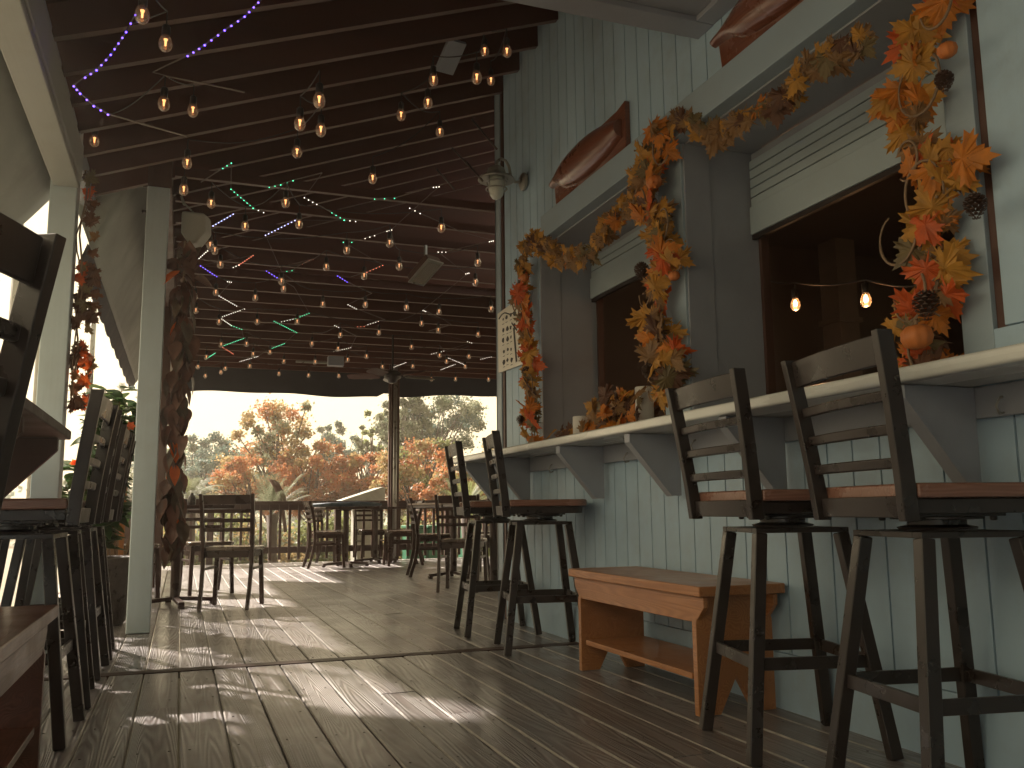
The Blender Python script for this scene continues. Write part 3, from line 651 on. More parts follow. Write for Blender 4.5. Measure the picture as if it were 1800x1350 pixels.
put(tb, 0, (-.02, 7.68, 0), R_(10), 'dark square table beside the white post', TG)
put(tb, 1, (2.08, 12.05, 0), R_(4), 'dark square table standing left in the middle group', TG)
put(tb, 1, (2.62, 12.75, 0), R_(0), 'dark square table by the post, behind the middle one', TG)
put(tb, 1, (2.82, 9.5, 0), R_(14), 'square table with pale worn edge, left of the right group', TG)
put(tb, 1, (2.75, 7.95, 0), R_(8), 'square table nearest the corner of the bar wall', TG)
for (x, y, rz, lab) in ((2.82, 9.5, 14, 'pale worn cover board lying on the left table of the right group'), (2.75, 7.95, 8, 'pale worn cover board lying on the table nearest the wall corner')):
    o = MB().box(-.37, .37, -.37, .37, 0, .02).build('table_board', mat('pale_worn_stone', (.42, .33, .27), .6, var=.25, vscale=14), bevel=.005); o.location = (x, y, .7865); o.rotation_euler = (0, 0, R_(rz)); tag(o, lab, 'board', 'cover boards on tables')
# folded umbrella / cloth bundles on the tables
blue = mat('blue_grey_canvas', (.10, .13, .16), .7, var=.3, vscale=14)
tag(MB().tube([(1.66, 12.2, .815), (1.9, 12.1, .82), (2.2, 12.08, .825), (2.45, 12.05, .82), (2.56, 12.03, .812)], [.02, .028, .034, .028, .012], 10).tube([(2.2, 12.1, .84), (2.22, 12.1, .86), (2.3, 12.1, .84)], .012, 8).build('folded_umbrella', blue, smooth=True), 'rolled blue grey umbrella lying across the middle tables', 'umbrella')
s = MB()
for i in range(9):
    a = i*.7; s.lathe([(.001, .0), (.035, .006), (.045, .02), (.03, .035), (.001, .04)], (3.02+.09*math.cos(a)*(.4+.1*(i % 3)), 9.5+.09*math.sin(a), .808+.008*(i % 3)), 10)
tag(s.build('crumpled_cloth', blue, smooth=True), 'crumpled dark blue cloth on the right hand table', 'cloth')
def bottle(x, y, z, lab, m):
    tag(MB().lathe([(.001, 0), (.03, 0), (.032, .01), (.032, .06), (.02, .08), (.012, .09), (.012, .10), (.001, .10)], (x, y, z), 14).build('condiment_jar', m, smooth=True), lab, 'jar', 'jars on the left table')
bottle(-.12, 7.7, .786, 'small white jar on the table beside the white post', 'paper')
bottle(.08, 7.78, .786, 'small dark round jar on the table beside the white post', 'metal')
# ------------------------------------------------------------------ lantern
L0 = P(925, 320, 'x', W-.002); ln = empty('wall_lantern', (W-.012, L0.y, L0.z), 0, 'grey nautical wall lantern with frosted globe near the corner of the building', 'lamp')
lx = -.20; zt = .02
MB().lathe([(.06, 0), (.06, .018), (.04, .03), (.001, .032)], n=20, rot=Matrix.Rotation(R_(-90), 3, 'Y')).build('wall_plate', 'galv', ln, bevel=.001)
pts = [(-.02, 0, 0), (-.07, 0, -.01), (-.10, 0, .03), (-.11, 0, .09), (-.135, 0, .13), (-.165, 0, .14), (-.19, 0, .12), (-.20, 0, .09), (-.20, 0, .05)]
MB().tube(pts, .010, 10).build('gooseneck', 'galv', ln, smooth=True)
MB().lathe([(.001, .065), (.03, .062), (.055, .045), (.062, .02), (.062, .0), (.115, -.02), (.122, -.034), (.118, -.036), (.06, -.018), (.05, -.02)], (lx, 0, zt), 28).build('shade', 'galv', ln, smooth=True)
MB().lathe([(.048, -.02), (.052, -.05), (.052, -.10), (.044, -.135), (.026, -.16), (.001, -.168)], (lx, 0, zt), 24).build('globe', 'frost', ln, smooth=True)
s = MB()
for z in (-.05, -.095): s.tube([(lx+.068*math.cos(t), .068*math.sin(t), zt+z) for t in [i*math.pi/12 for i in range(25)]], .0045, 6, cap=False)
for k in range(4):
    t = k*math.pi/2+.5; s.tube([(lx+.066*math.cos(t), .066*math.sin(t), zt-.01), (lx+.068*math.cos(t), .068*math.sin(t), zt-.06), (lx+.066*math.cos(t), .066*math.sin(t), zt-.10)], .004, 6)
s.build('guard', 'galv', ln, smooth=True)
# ------------------------------------------------------------------ drawn board sign
sg = empty('drawn_sign', (W-.02, 5.50, 1.88), 0, 'pale board with small black drawings hung on the wall below the lantern', 'sign')
MB().prism([(-.29, -.225), (.28, -.21), (.29, .215), (-.28, .235)], 'x', -.004, .010).build('board', 'paper', sg, bevel=.003)
s = MB(); r8 = random.Random(3)
for i in range(6):
    for j in range(5):
        cy = -.21+.075*i+r8.uniform(-.01, .01); cz = -.155+.075*j+r8.uniform(-.008, .008)
        if i in (2,) and j < 3: continue
        k = r8.randint(5, 7); rr = r8.uniform(.013, .024)
        s.prism([(cy+rr*1.15*r8.uniform(.6, 1.2)*math.cos(2*math.pi*q/k), cz+rr*r8.uniform(.55, 1.0)*math.sin(2*math.pi*q/k)) for q in range(k)], 'x', -.0065, -.0045)
        s.box(-.0062, -.0045, cy-.018, cy+.018, cz-.034, cz-.031)
s.bar((-.0055, -.085, -.19), (-.0055, -.04, .05), .002, .026, up=(0, 1, 0)).bar((-.0055, -.10, .02), (-.0055, .0, .09), .002, .012, up=(0, 1, 0))
s.tube([(-.0055, .25-.5*t, .17+.02*math.sin(t*9)) for t in [i/14 for i in range(15)]], .005, 5)
s.build('ink_drawing', 'ink', sg)
# ------------------------------------------------------------------ carved wooden plaques (half hulls)
def plaque(y0, y1, z0, z1, lab):
    e = empty('carved_hull_plaque', (W-.002, (y0+y1)/2, (z0+z1)/2), 0, lab, 'plaque', 'carved wooden plaques')
    L = (y1-y0)/2; H = (z1-z0)/2
    MB().prism([(-L, -H), (L-.02, -H), (L, H*.1), (L*.9, H*.3), (L*.1, H), (-L*.8, H*1.02), (-L, H*1.15)], 'x', -.028, 0).build('backboard', 'carve', e, bevel=.003)
    # relief body: fish-like half hull, blunt towards the near end, forked tail at the far end
    n, m_ = 26, 12; vs = []
    for i in range(n+1):
        t = i/n; y = -L*.92 + t*(2*L*.98)
        hw = H*(.85*math.sin(math.pi*min(1, (t*.86+.10)))**.7)*(1 if t < .80 else 1-.62*math.sin((t-.8)/.2*math.pi*.62)); cz = H*(.12+.12*t)
        if t > .92: hw *= 1+ (t-.92)*9
        for j in range(m_+1):
            a = -math.pi/2+math.pi*j/m_; vs.append((-.028-.075*math.cos(a)*(math.sin(math.pi*min(1, t*.8+.15))**.5), y, cz+hw*math.sin(a)))
    s = MB().add(vs, [(i*(m_+1)+j, i*(m_+1)+j+1, (i+1)*(m_+1)+j+1, (i+1)*(m_+1)+j) for i in range(n) for j in range(m_)])
    s.add([vs[i] for i in range(m_+1)]+[vs[n*(m_+1)+i] for i in range(m_+1)], [tuple(range(m_+1)), tuple(range(m_+1, 2*m_+2))])
    s.build('carved_hull', 'carve', e, smooth=True)
plaque(3.80, 4.72, 2.50, 2.76, 'dark carved wooden half hull plaque on the header above the far window')
plaque(1.95, 2.96, 2.50, 2.75, 'dark carved wooden plaque above the near window under the soffit')
# ------------------------------------------------------------------ silk leaf garlands
_half = [(.03, -.14), (.10, -.20), (.20, -.17), (.34, -.30), (.30, -.16), (.40, -.13), (.29, -.05), (.38, .02), (.56, -.02), (.47, .08), (.58, .16), (.42, .17), (.44, .27), (.30, .21), (.21, .24), (.25, .36), (.16, .36), (.17, .50), (.08, .47)]
MAPLE = [(0, -.46)] + _half + [(0, .68)] + [(-a, b) for a, b in reversed(_half)]
def maple(mb, c, nrm, up, size, mi, r=rnd):
    nrm = nrm.normalized(); u = (up-nrm*up.dot(nrm)).normalized(); x = u.cross(nrm); cup = r.uniform(.05, .45)
    vs = [c+nrm*size*.05]; 
    for (a, b) in MAPLE:
        rad = math.hypot(a, b); vs.append(c + x*(a*size) + u*(b*size) - nrm*(size*cup*(rad**2)) + nrm*size*.14*abs(a)*r.uniform(-1, 1))
    n = len(MAPLE); mb.add(vs, [(0, 1+i, 1+(i+1) % n) for i in range(n)], mi, 0)
LK = ['leaf_ochre', 'leaf_orange', 'leaf_red', 'leaf_brown', 'leaf_olive', 'leaf_tan']
def pumpkin(e, c, r):
    prof = [(.001, -.75*r), (.35*r, -.78*r), (.8*r, -.55*r), (r, -.1*r), (.92*r, .4*r), (.55*r, .72*r), (.2*r, .66*r), (.001, .58*r)]
    o = MB().lathe(prof, c, 40, rib=.10, ribn=9, rot=Matrix.Rotation(rnd.uniform(-.5, .5), 3, 'Y')).build('pumpkin', 'pump', e, smooth=True)
    q = MB().tube([Vector(c)+Vector((0, 0, .6*r)), Vector(c)+Vector((.1*r, .1*r, 1.05*r))], [.14*r, .09*r], 7).build('stalk', 'stem', o); return o
def cone(e, c, r):
    s = MB()
    for k in range(9):
        z = (k/8-.5)*2.2*r; rr = r*math.sin(math.pi*(k+1.2)/10.5)
        for j in range(9):
            t = 2*math.pi*(j+.5*(k % 2))/9; d_ = Vector((math.cos(t), math.sin(t), .35)); p = Vector(c)+Vector((0, 0, z))
            a = p+d_*rr*.4; b_ = p+d_*rr; sd = Vector((-math.sin(t), math.cos(t), 0))*rr*.28
            s.add([a-sd*.6, a+sd*.6, b_+sd, b_-sd, b_+Vector((0, 0, .12*r))], [(0, 1, 2, 3), (3, 2, 4)])
    return s.build('pine_cone', 'cone', e)
def garland(name, pts, label, per_m, size, spread, weights, group='autumn leaf garlands', curls=0, pumps=(), cones=(), out=Vector((-1, -.35, -.15)), berries=True, cat='garland'):
    pts = [Vector(p) for p in pts]; e = empty(name, pts[0], 0, label, cat, group); o = -pts[0]
    P_ = [p+o for p in pts]
    # smooth path
    path = []
    for i in range(len(P_)-1):
        p0, p1, p2, p3 = P_[max(i-1, 0)], P_[i], P_[i+1], P_[min(i+2, len(P_)-1)]
        for k in range(8):
            t = k/8; path.append(.5*((2*p1)+(p2-p0)*t+(2*p0-5*p1+4*p2-p3)*t*t+(3*p1-p0-3*p2+p3)*t*t*t))
    path.append(P_[-1])
    L = sum((path[i+1]-path[i]).length for i in range(len(path)-1))
    wob = [p+Vector((rnd.uniform(-1, 1), rnd.uniform(-1, 1), rnd.uniform(-1, 1)))*.012 for p in path]
    vn = MB().tube(wob, .004, 6); vn.tube([p+Vector((rnd.uniform(-1, 0), rnd.uniform(-1, 1), rnd.uniform(-1, 1)))*.022 for p in path], .003, 6)
    for k in range(curls):
        c = path[int((k+.5)/curls*len(path)) % len(path)]; ph = rnd.uniform(0, 6); r0 = rnd.uniform(.05, .085); sgn = rnd.choice((-1, 1))
        cc = c+Vector((-.03, sgn*r0*.9, rnd.uniform(-.03, .03)))
        vn.tube([cc+Vector((-.02*math.sin(t*.5), r0*math.cos(ph+t)*(1-.04*t), 1.3*r0*math.sin(ph+t)*(1-.04*t))) for t in [i*.3 for i in range(17)]], [.0042]*12+[.003]*5, 6)
    lv = MB(); N = int(L*per_m)
    for i in range(N):
        f = (i+rnd.random())/N*(len(path)-1); k = int(f); c = path[k].lerp(path[min(k+1, len(path)-1)], f-k)
        off_ = Vector((rnd.uniform(-.8, .1), rnd.uniform(-1, 1), rnd.uniform(-1, 1)))*spread
        nr = (out+Vector((rnd.uniform(-.6, .6), rnd.uniform(-.8, .8), rnd.uniform(-.8, .5)))*.9)
        up = Vector((rnd.uniform(-.3, .3), off_.y*8+rnd.uniform(-.7, .7), rnd.uniform(-1.1, .5)))
        maple(lv, c+off_, nr, up, size*rnd.uniform(.65, 1.25), rnd.choices(range(6), weights)[0])
    lv.build('leaves', LK, e)
    if berries:
        s = vn
        for i in range(int(L*18)):
            c = path[rnd.randrange(len(path))]+Vector((rnd.uniform(-1.2, 0), rnd.uniform(-1, 1), rnd.uniform(-1, 1)))*spread
            s.lathe([(.0001, -.005), (.004, -.003), (.005, 0), (.004, .003), (.0001, .005)], c, 6)
    vn.build('vine', 'stem', e, smooth=True)
    for (p, r) in pumps: pumpkin(e, Vector(p)+o, r)
    for (p, r) in cones: cone(e, Vector(p)+o, r)
    return e
G = lambda L, dx=.07: [P(a, b_, 'x', W-dx) for (a, b_) in L]
g1 = lambda a, b_, dx=.12: P(a, b_, 'x', W-dx)
garland('leaf_garland', G([(925, 462), (918, 510), (925, 560), (935, 610), (940, 660), (935, 710), (940, 768)]), 'orange leaf garland hanging beside the far window, over the drawn sign', 62, .125, .055, (5, 4, 2.5, 1, 1.5, 2), cones=[(g1(925, 655), .03), (g1(915, 740), .028)], pumps=[(g1(922, 488), .03)], curls=2)
garland('leaf_garland', G([(925, 450), (935, 425), (960, 435), (1000, 458), (1045, 440), (1075, 395), (1110, 355), (1150, 270)]), 'swagged tan leaf garland drooping under the header of the far window', 75, .095, .04, (3, 0.4, 0, .5, .6, 4))
garland('leaf_garland', G([(1165, 245), (1160, 300), (1150, 345), (1165, 400), (1180, 455), (1160, 520), (1170, 580), (1180, 640), (1175, 705)]), 'full orange leaf garland on the pillar between the two windows', 70, .14, .078, (6, 4, 1.6, .8, 1.5, 2), curls=9,
        pumps=[(g1(1150, 320), .038), (g1(1155, 465), .03), (g1(1185, 485), .026)], cones=[(g1(1128, 478), .035), (g1(1140, 655), .032)])
garland('leaf_garland', G([(1150, 265), (1190, 215), (1235, 225), (1275, 235), (1330, 195), (1390, 165), (1425, 125), (1480, 90), (1520, 80)]), 'sparse tan leaf garland climbing along the header of the near window', 55, .095, .035, (2, .2, 0, .6, .6, 4))
garland('leaf_garland', G([(1650, -20), (1632, 60), (1600, 140), (1610, 215), (1640, 280), (1690, 290), (1665, 360), (1625, 410), (1650, 470), (1640, 535), (1615, 590), (1640, 625)]), 'bright orange leaf garland on the trim right of the near window', 62, .125, .058, (6, 5, 2.6, .6, 1, 1.5), curls=7,
        pumps=[(g1(1665, 88), .028), (g1(1612, 592, .15), .045)], cones=[(g1(1660, 145), .026), (g1(1715, 365), .03), (g1(1628, 540, .15), .036)])
# counter arrangements with candles
def arrangement(px, py, n, spread, lab, wts):
    c = P(px, py, 'x', W-.03); c.z = 1.086; e = empty('leaf_arrangement', c, 0, lab, 'arrangement', 'leaf arrangements on the counter')
    lv = MB()
    for i in range(n):
        p = Vector((rnd.uniform(-.09, .12), rnd.gauss(0, spread), rnd.uniform(.02, .20)*(1 if n > 50 else .3)))
        maple(lv, p, Vector((-1, rnd.uniform(-1, 1), rnd.uniform(-.3, 1.2))), Vector((rnd.uniform(-.5, .2), p.y*6, rnd.uniform(-.2, 1))), rnd.uniform(.08, .13), rnd.choices(range(6), wts)[0])
    lv.build('leaves', LK, e); return e
arrangement(1098, 735, 120, .15, 'big heap of brown and orange leaves on the counter beneath the pillar garland', (2, 3, 1, 4, 1, 2))
arrangement(1010, 765, 40, .17, 'low row of dark brown leaves on the counter at the far window', (.5, 1, 1, 6, .5, 1))
for (px, py, r, dx, lab) in ((1131, 654, .044, .02, 'white pillar candle standing among the heaped leaves'), (1020, 732, .042, .05, 'white pillar candle standing in the low leaf row'), (1097, 672, .024, -.16, 'short pale candle inside the far window')):
    q = P(px, py, 'x', W-dx); h = min(.21, max(.06, q.z-1.085))
    e = empty('pillar_candle', (q.x, q.y, 1.0845), 0, lab, 'candle', 'white candles on the counter'); hh = h
    MB().lathe([(r, 0), (r, hh-.004), (r*.93, hh), (r*.6, hh-.006), (.001, hh-.008)], n=20).build('wax', 'candle', e, smooth=True)
    MB().tube([(0, 0, hh-.008), (.001, 0, hh+.008)], .0015, 5).build('wick', 'cord', e)
arrangement(1622, 622, 26, .07, 'cluster of leaves at the foot of the near window garland', (3, 3, 2, 1, 1, 1))
# ------------------------------------------------------------------ leather leaf garland on the white post and vine on the other
def oval_leaf(mb, c, dr, nrm, L, w_, mi):
    dr = dr.normalized(); nrm = (nrm-dr*nrm.dot(dr)).normalized(); sd = dr.cross(nrm); vs = []
    K = 6
    for i in range(K+1):
        t = i/K; ww = w_*math.sin(math.pi*min(.98, t**.8*.97+.02)); cv = -nrm*(.18*L*t*t)
        for s_ in (-1, 0, 1): vs.append(c+dr*(L*t)+sd*(ww*s_)+nrm*(abs(s_)*ww*.35)+cv)
    mb.add(vs, [(i*3+j, i*3+j+1, (i+1)*3+j+1, (i+1)*3+j) for i in range(K) for j in range(2)], mi)
e = empty('magnolia_garland', (-.10, 6.06, 2.5), 0, 'long braid of brown leathery leaves hanging on the right side of the white post', 'garland')
s = MB(); z = 0.02
top = P(325, 440, 'y', 6.06); bot = P(300, 965, 'y', 6.06)
e.location = top
dv = bot-top
for i in range(230):
    t = i/230; c = dv*t+Vector((rnd.gauss(0, .026), rnd.uniform(-.05, .05), 0))
    a = rnd.uniform(0, 2*math.pi); dr = Vector((math.cos(a)*.45, math.sin(a)*.45, -1 if t > .1 else rnd.uniform(-1, .6)))
    oval_leaf(s, c, dr, Vector((math.cos(a), math.sin(a)-.6, .2)), rnd.uniform(.11, .17), rnd.uniform(.03, .045), rnd.choices((0, 1, 2), (6, 2.5, .35))[0])
s.build('leaves', ['mag', 'mag2', 'mag3'], e, smooth=True)
MB().tube([(0, 0, .06), dv*.5+Vector((.01, 0, 0)), dv], .008, 6).build('vine', 'stem', e)
va = P(150, 300, 'y', 5.13); vb = P(128, 715, 'y', 5.13)
e = empty('leaf_vine', va, 0, 'thin vine with dry reddish leaves hanging right of the near white post', 'vine')
dv = vb-va; s = MB()
pth = [dv*(i/14)+Vector((.012*math.sin(i*1.3), .02*math.sin(i*.9), 0)) for i in range(15)]
MB().tube(pth, .005, 6).tube([p+Vector((.02*math.sin(i), -.01, 0)) for i, p in enumerate(pth)], .004, 6).build('vine', 'stem', e)
for i in range(60):
    t = rnd.random()**.7; c = dv*t+Vector((rnd.uniform(-.01, .07), rnd.uniform(-.04, .06), 0)); maple(s, c, Vector((rnd.uniform(-.8, .8), -1, rnd.uniform(-.5, .5))), Vector((rnd.uniform(-1, 1), 0, rnd.uniform(-1, .6))), rnd.uniform(.06, .10), rnd.choices(range(6), (.1, .1, .7, 6, .8, .5))[0])
s.build('leaves', LK, e)
# ------------------------------------------------------------------ planter with flowers
pc = P(172, 1060, 'y', 6.55)
pt = empty('planter_pot', (pc.x, 6.55, 0.002), 0, 'large dark textured round pot on the deck behind the left stools', 'planter')
MB().lathe([(.15, 0), (.17, .02), (.215, .20), (.235, .40), (.245, .43), (.235, .44), (.215, .43), (.20, .36), (.001, .36)], n=36).build('pot', 'pot', pt, smooth=True)
MB().lathe([(.001, .365), (.20, .37)], n=20).build('soil', 'stem', pt)
pl = empty('flowering_plant', (pc.x, 6.55, .37), 0, 'leafy plant with orange and white flowers growing in the dark pot', 'plant')
s = MB(); lf = MB(); fl = MB()
for i in range(22):
    a = rnd.uniform(0, 6.28); r = rnd.uniform(.02, .30); h = rnd.uniform(.35, 1.25)
    tip = Vector((r*math.cos(a)*.9, r*math.sin(a), h)); mid = Vector((tip.x*.3, tip.y*.3, h*.55)); s.tube([(tip.x*.1, tip.y*.1, 0), mid, tip], [.008, .006, .003], 5)
    for k in range(24):
        t = rnd.uniform(.25, 1); c = mid.lerp(tip, t) if t > .5 else Vector((0, 0, 0)).lerp(mid, t*2)
        b_ = rnd.uniform(0, 6.28); oval_leaf(lf, c, Vector((math.cos(b_), math.sin(b_), rnd.uniform(-.5, .5))), Vector((0, -.2, 1)), rnd.uniform(.10, .19), rnd.uniform(.035, .065), rnd.choice((0, 0, 1)))
    if i % 2 == 0:
        fl = MB()
        for k in range(6):
            b_ = k*1.05; oval_leaf(fl, tip+Vector((0, -.02, .01)), Vector((math.cos(b_), -.4, math.sin(b_))), Vector((0, -1, .2)),   .032, .014, 0)
        fl.build('flower', 'flower' if i % 4 else 'wflower', pl, smooth=True)
s.build('stem', 'stem', pl); lf.build('leaves', ['green', 'green2'], pl, smooth=True)
e = empty('dry_bush', (pc.x+.02, 7.15, .0), 0, 'dry twiggy plant with raffia stems behind the flowering plant', 'plant')
s = MB()
for i in range(70):
    a = rnd.uniform(0, 6.28); r = rnd.uniform(.05, .3); h = rnd.uniform(.4, 1.05); s.tube([(0, 0, .002), (r*.5*math.cos(a), r*.5*math.sin(a), h*.6), (r*math.cos(a), r*math.sin(a), h)], [.006, .005, .002], 5)
s.build('twigs', 'stem', e)
q = P(213, 930, 'y', 6.95); tag(MB().bar((q.x, 6.95, .003), (q.x+.01, 6.97, .95), .035, .018, up=(0, 1, 0)).build('wooden_stake', 'bench', bevel=.003), 'orange wooden stake leaning behind the planter', 'stake')
# ------------------------------------------------------------------ speaker, heaters, fan, conduit under the roof
q = P(343, 400, 'y', 6.16)
e = empty('outdoor_speaker', q, R_(-20), 'grey outdoor loudspeaker hung under the roof beside the white post', 'speaker')
MB().prism([(-.075, .10), (.085, .08), (.095, -.04), (.03, -.13), (-.02, -.13), (-.075, -.05)], 'y', -.07, .07).build('cabinet', 'spk', e, bevel=.02)
MB().bar((0, 0, .09), (-.08, 0, .17), .03, .012).bar((-.08, 0, .16), (-.10, 0, .22), .03, .012).build('wall_bracket', 'galv', e)
hp = P(748, 478, 'z', 2.62)
e = empty('ceiling_heater', hp, R_(28), 'tilted rectangular heater lamp hanging under the far roof', 'heater', 'heaters under the roof')
rot = Matrix.Rotation(R_(-32), 3, 'X')
def rbox(x0, x1, y0, y1, z0, z1):
    b_ = MB().box(x0, x1, y0, y1, z0, z1); b_.v = [tuple(rot @ Vector(p)) for p in b_.v]; return b_
rbox(-.075, .075, -.13, .13, .0, .06).build('housing', 'brown', e, bevel=.01)
rbox(-.085, .085, -.14, .14, -.012, -.001).build('bezel', 'galv', e, bevel=.003)
rbox(-.062, .062, -.115, .115, -.018, -.0125).build('reflector', mat('shiny_reflector', (.7, .68, .62), .25, metal=.9), e)
MB().bar((0, 0, .05), (0, 0, .22), .02, .02).build('hanger', 'galv', e)
q = P(793, 102, 'y', 4.9)
e = empty('ceiling_heater', q, R_(10), 'flat grey heater panel fixed to the rafters near the bar wall', 'heater', 'heaters under the roof')
rbox(-.06, .06, -.11, .11, .0, .03).build('housing', 'bracket', e, bevel=.004); MB().bar((0, .02, .0), (0.02, .02, .25), .015, .015).build('hanger', 'galv', e)
fn = P(690, 662, 'y', 10.6)
e = empty('ceiling_fan', (fn.x, 10.6, fn.z+.01), R_(12), 'dark ceiling fan with pale blades near the far post', 'fan')
MB().tube([(0, 0, 0), (0, 0, 2.87-fn.z)], .013, 8).build('down_rod', 'cord', e)
MB().lathe([(.001, -.09), (.05, -.085), (.06, -.05), (.10, -.03), (.105, .03), (.06, .06), (.001, .065)], n=22).build('motor', 'cord', e, smooth=True)
for k in range(5):
    a = k*2*math.pi/5; c, s_ = math.cos(a), math.sin(a); b_ = MB(); vs = []
    for (r, wd_, tw) in ((.16, .04, .02), (.24, .055, .022), (.50, .065, .022), (.56, .04, .015)):
        for sg_ in (-1, 1):
            for zz in (-.003, .003): vs.append((r*c-sg_*wd_*s_, r*s_+sg_*wd_*c, sg_*tw+zz))
    fs = []
    for i in range(3): o_ = i*4; fs += [(o_, o_+2, o_+6, o_+4), (o_+1, o_+5, o_+7, o_+3), (o_, o_+4, o_+5, o_+1), (o_+2, o_+3, o_+7, o_+6)]
    fs += [(0, 1, 3, 2), (12, 14, 15, 13)]
    bl = b_.add(vs, fs).build('blade', 'spk' if k < 2 else 'brown', e); MB().bar((.09*c, .09*s_, -.01), (.20*c, .20*s_, 0), .025, .006).build('blade_iron', 'cord', bl)
a = P(520, 638, 'z', 2.83); b_ = P(604, 642, 'z', 2.83)
tag(MB().bar((a.x, a.y, 2.85), (b_.x, a.y, 2.85), .05, .025).build('light_batten', 'galv', bevel=.003), 'slim grey strip fitting on the joists left of the fan', 'batten')
q = P(590, 634, 'y', 11.3); tag(MB().box(q.x-.1, q.x+.1, 11.25, 11.35, q.z-.07, q.z+.05).build('wall_box', 'bracket', bevel=.004), 'small grey box under the joists next to the strip fitting', 'box')
for i, (pa, pb, lab) in enumerate((((795, 260), (822, 290), 'short bright conduit on the rafters left of the lantern'), ((830, 210), (873, 262), 'conduit climbing the rafters towards the bar wall'),
                                    ((768, 298), (798, 332), 'short conduit below the rafters in the middle'), ((705, 70), (718, 40), 'short conduit near the top middle rafters'), ((820, 285), (848, 318), 'thin conduit ending beside the lantern'))):
    a = PD(*pa, 6.2); b_ = PD(*pb, 5.7); tag(MB().tube([a, b_], .007, 6).build('conduit', 'gcord', smooth=True), lab, 'conduit', 'conduits under the sloping roof')
# ------------------------------------------------------------------ string lights
near = {(250, 27): 3.3, (124, 81): 4.6, (291, 77): 3.6, (288, 183): 4.1, (339, 195): 4.6, (166, 248): 5.0, (561, 177): 3.9, (527, 218): 4.2, (564, 229): 4.5, (522, 268): 5.0,
        (329, 287): 5.0, (323, 334): 5.2, (852, 90): 5.4, (891, 91): 5.1, (762, 141): 4.9, (838, 137): 4.6, (863, 142): 6.0, (752, 181): 5.0, (705, 203): 5.2, (773, 232): 5.8, (655, 314): 5.5}
farz = [(606, 320), (213, 323), (392, 443), (677, 433), (1427, 453), (928, 570), (1154, 532), (1619, 635), (208, 542), (233, 570), (262, 645), (820, 658), (1205, 655), (1020, 705), (1607, 740), (584, 733), (595, 773), (238, 792), (128, 815),
        (446, 820), (802, 855), (1026, 857), (1243, 872), (1415, 895), (1689, 880), (133, 888), (255, 948), (456, 947), (667, 947), (1323, 957), (1411, 992), (895, 1017), (1098, 1004), (1621, 1015), (266, 1068), (400, 1064), (745, 1063), (524, 1108),
        (435, 1118), (883, 1090), (1270, 1081), (188, 1134), (1033, 1130), (1418, 1126), (1573, 1131), (597, 1157), (762, 1160), (933, 1148), (1455, 1157), (1553, 1184), (144, 1185), (288, 1194), (417, 1182), (1117, 1185), (1277, 1183),
        (183, 1233), (265, 1213), (571, 1221), (727, 1230), (887, 1233), (1057, 1240), (1375, 1249), (1502, 1250), (1676, 1251)]
bulbs = [(PD(a, b_, dd)) for (a, b_), dd in near.items()]
farb = []
for (a, b_) in farz:
    px, py = 300+a/3, 250+b_/3; q = P(px, py, 'z', 2.70)
    if q.y > 13.6: q = P(px, py, 'y', 13.4)
    farb.append(q)
def bulb_parts(e, q, o):
    near_ = (q-Vector((0, 0, CH))).length < 6.6
    c = q+o
    gl = MB().lathe([(.0001, -.034), (.012, -.032), (.0235, -.021), (.028, -.004), (.0255, .014), (.0185, .030), (.0135, .036)], c, 14).build('bulb', 'glass', e, smooth=True)
    MB().lathe([(.014, .034), (.0165, .038), (.0165, .075), (.010, .082), (.0001, .083)], c, 10).build('socket', 'cord', gl, smooth=True)
    MB().lathe([(.0001, -.010), (.0032, -.009), (.0040, 0), (.0045, .010), (.0085, .020), (.0001, .024)], c, 8).build('filament', 'bulbf' if near_ else 'bulbd', gl, smooth=True)
def string_light(lst, label):
    e = empty('string_light', lst[0], 0, label, 'string light', 'strings of clear bulbs under the roof'); o = -lst[0]; path = []
    c = MB()
    for i, q in enumerate(lst):
        t = q+o+Vector((0, 0, .082)); hi = t+Vector((0, 0, .06)); c.tube([t, hi], .003, 5)
        if i:
            a = path[-1]; n_ = 8
            c.tube([a.lerp(hi, k/n_)+Vector((0, 0, .05*math.sin(math.pi*k/n_)*(-1 if (hi-a).length > .6 else -.3))) for k in range(n_+1)], .0032, 5)
        path.append(hi)
    c.build('cable', 'cord', e)
    for q in lst: bulb_parts(e, q, o)
nb = lambda *ids: [bulbs[list(near).index(i)] for i in ids]
string_light(nb((250, 27), (291, 77), (124, 81)), 'string of three large clear bulbs at the top left of the roof')
string_light(nb((166, 248), (288, 183), (339, 195)), 'string of clear bulbs under the rafters above the near white post')
string_light(nb((323, 334), (329, 287), (522, 268), (564, 229), (527, 218), (561, 177)), 'string of clear bulbs crossing the middle of the sloping roof')
string_light(nb((655, 314), (773, 232), (705, 203), (752, 181), (762, 141), (838, 137), (852, 90), (891, 91), (863, 142)), 'string of clear bulbs gathered by the upper corner of the bar wall')
order = sorted(farb, key=lambda q: q.y); cuts = [0]
bands = []; cur = [order[0]]
for q in order[1:]:
    if q.y-cur[0].y < .62 or len(cur) < 3: cur.append(q)
    else: bands.append(cur); cur = [q]
bands.append(cur)
ordn = ['nearest', 'second nearest', 'third nearest', 'fourth', 'fifth', 'sixth', 'seventh', 'eighth', 'ninth', 'tenth', 'eleventh', 'twelfth', 'thirteenth']
for i, bnd in enumerate(bands):
    lab = ('farthest row of clear bulbs hanging just before the dark valance' if i == len(bands)-1 else '%s row of clear bulbs strung across under the flat roof' % ordn[i])
    string_light(sorted(bnd, key=lambda q: q.x), lab)
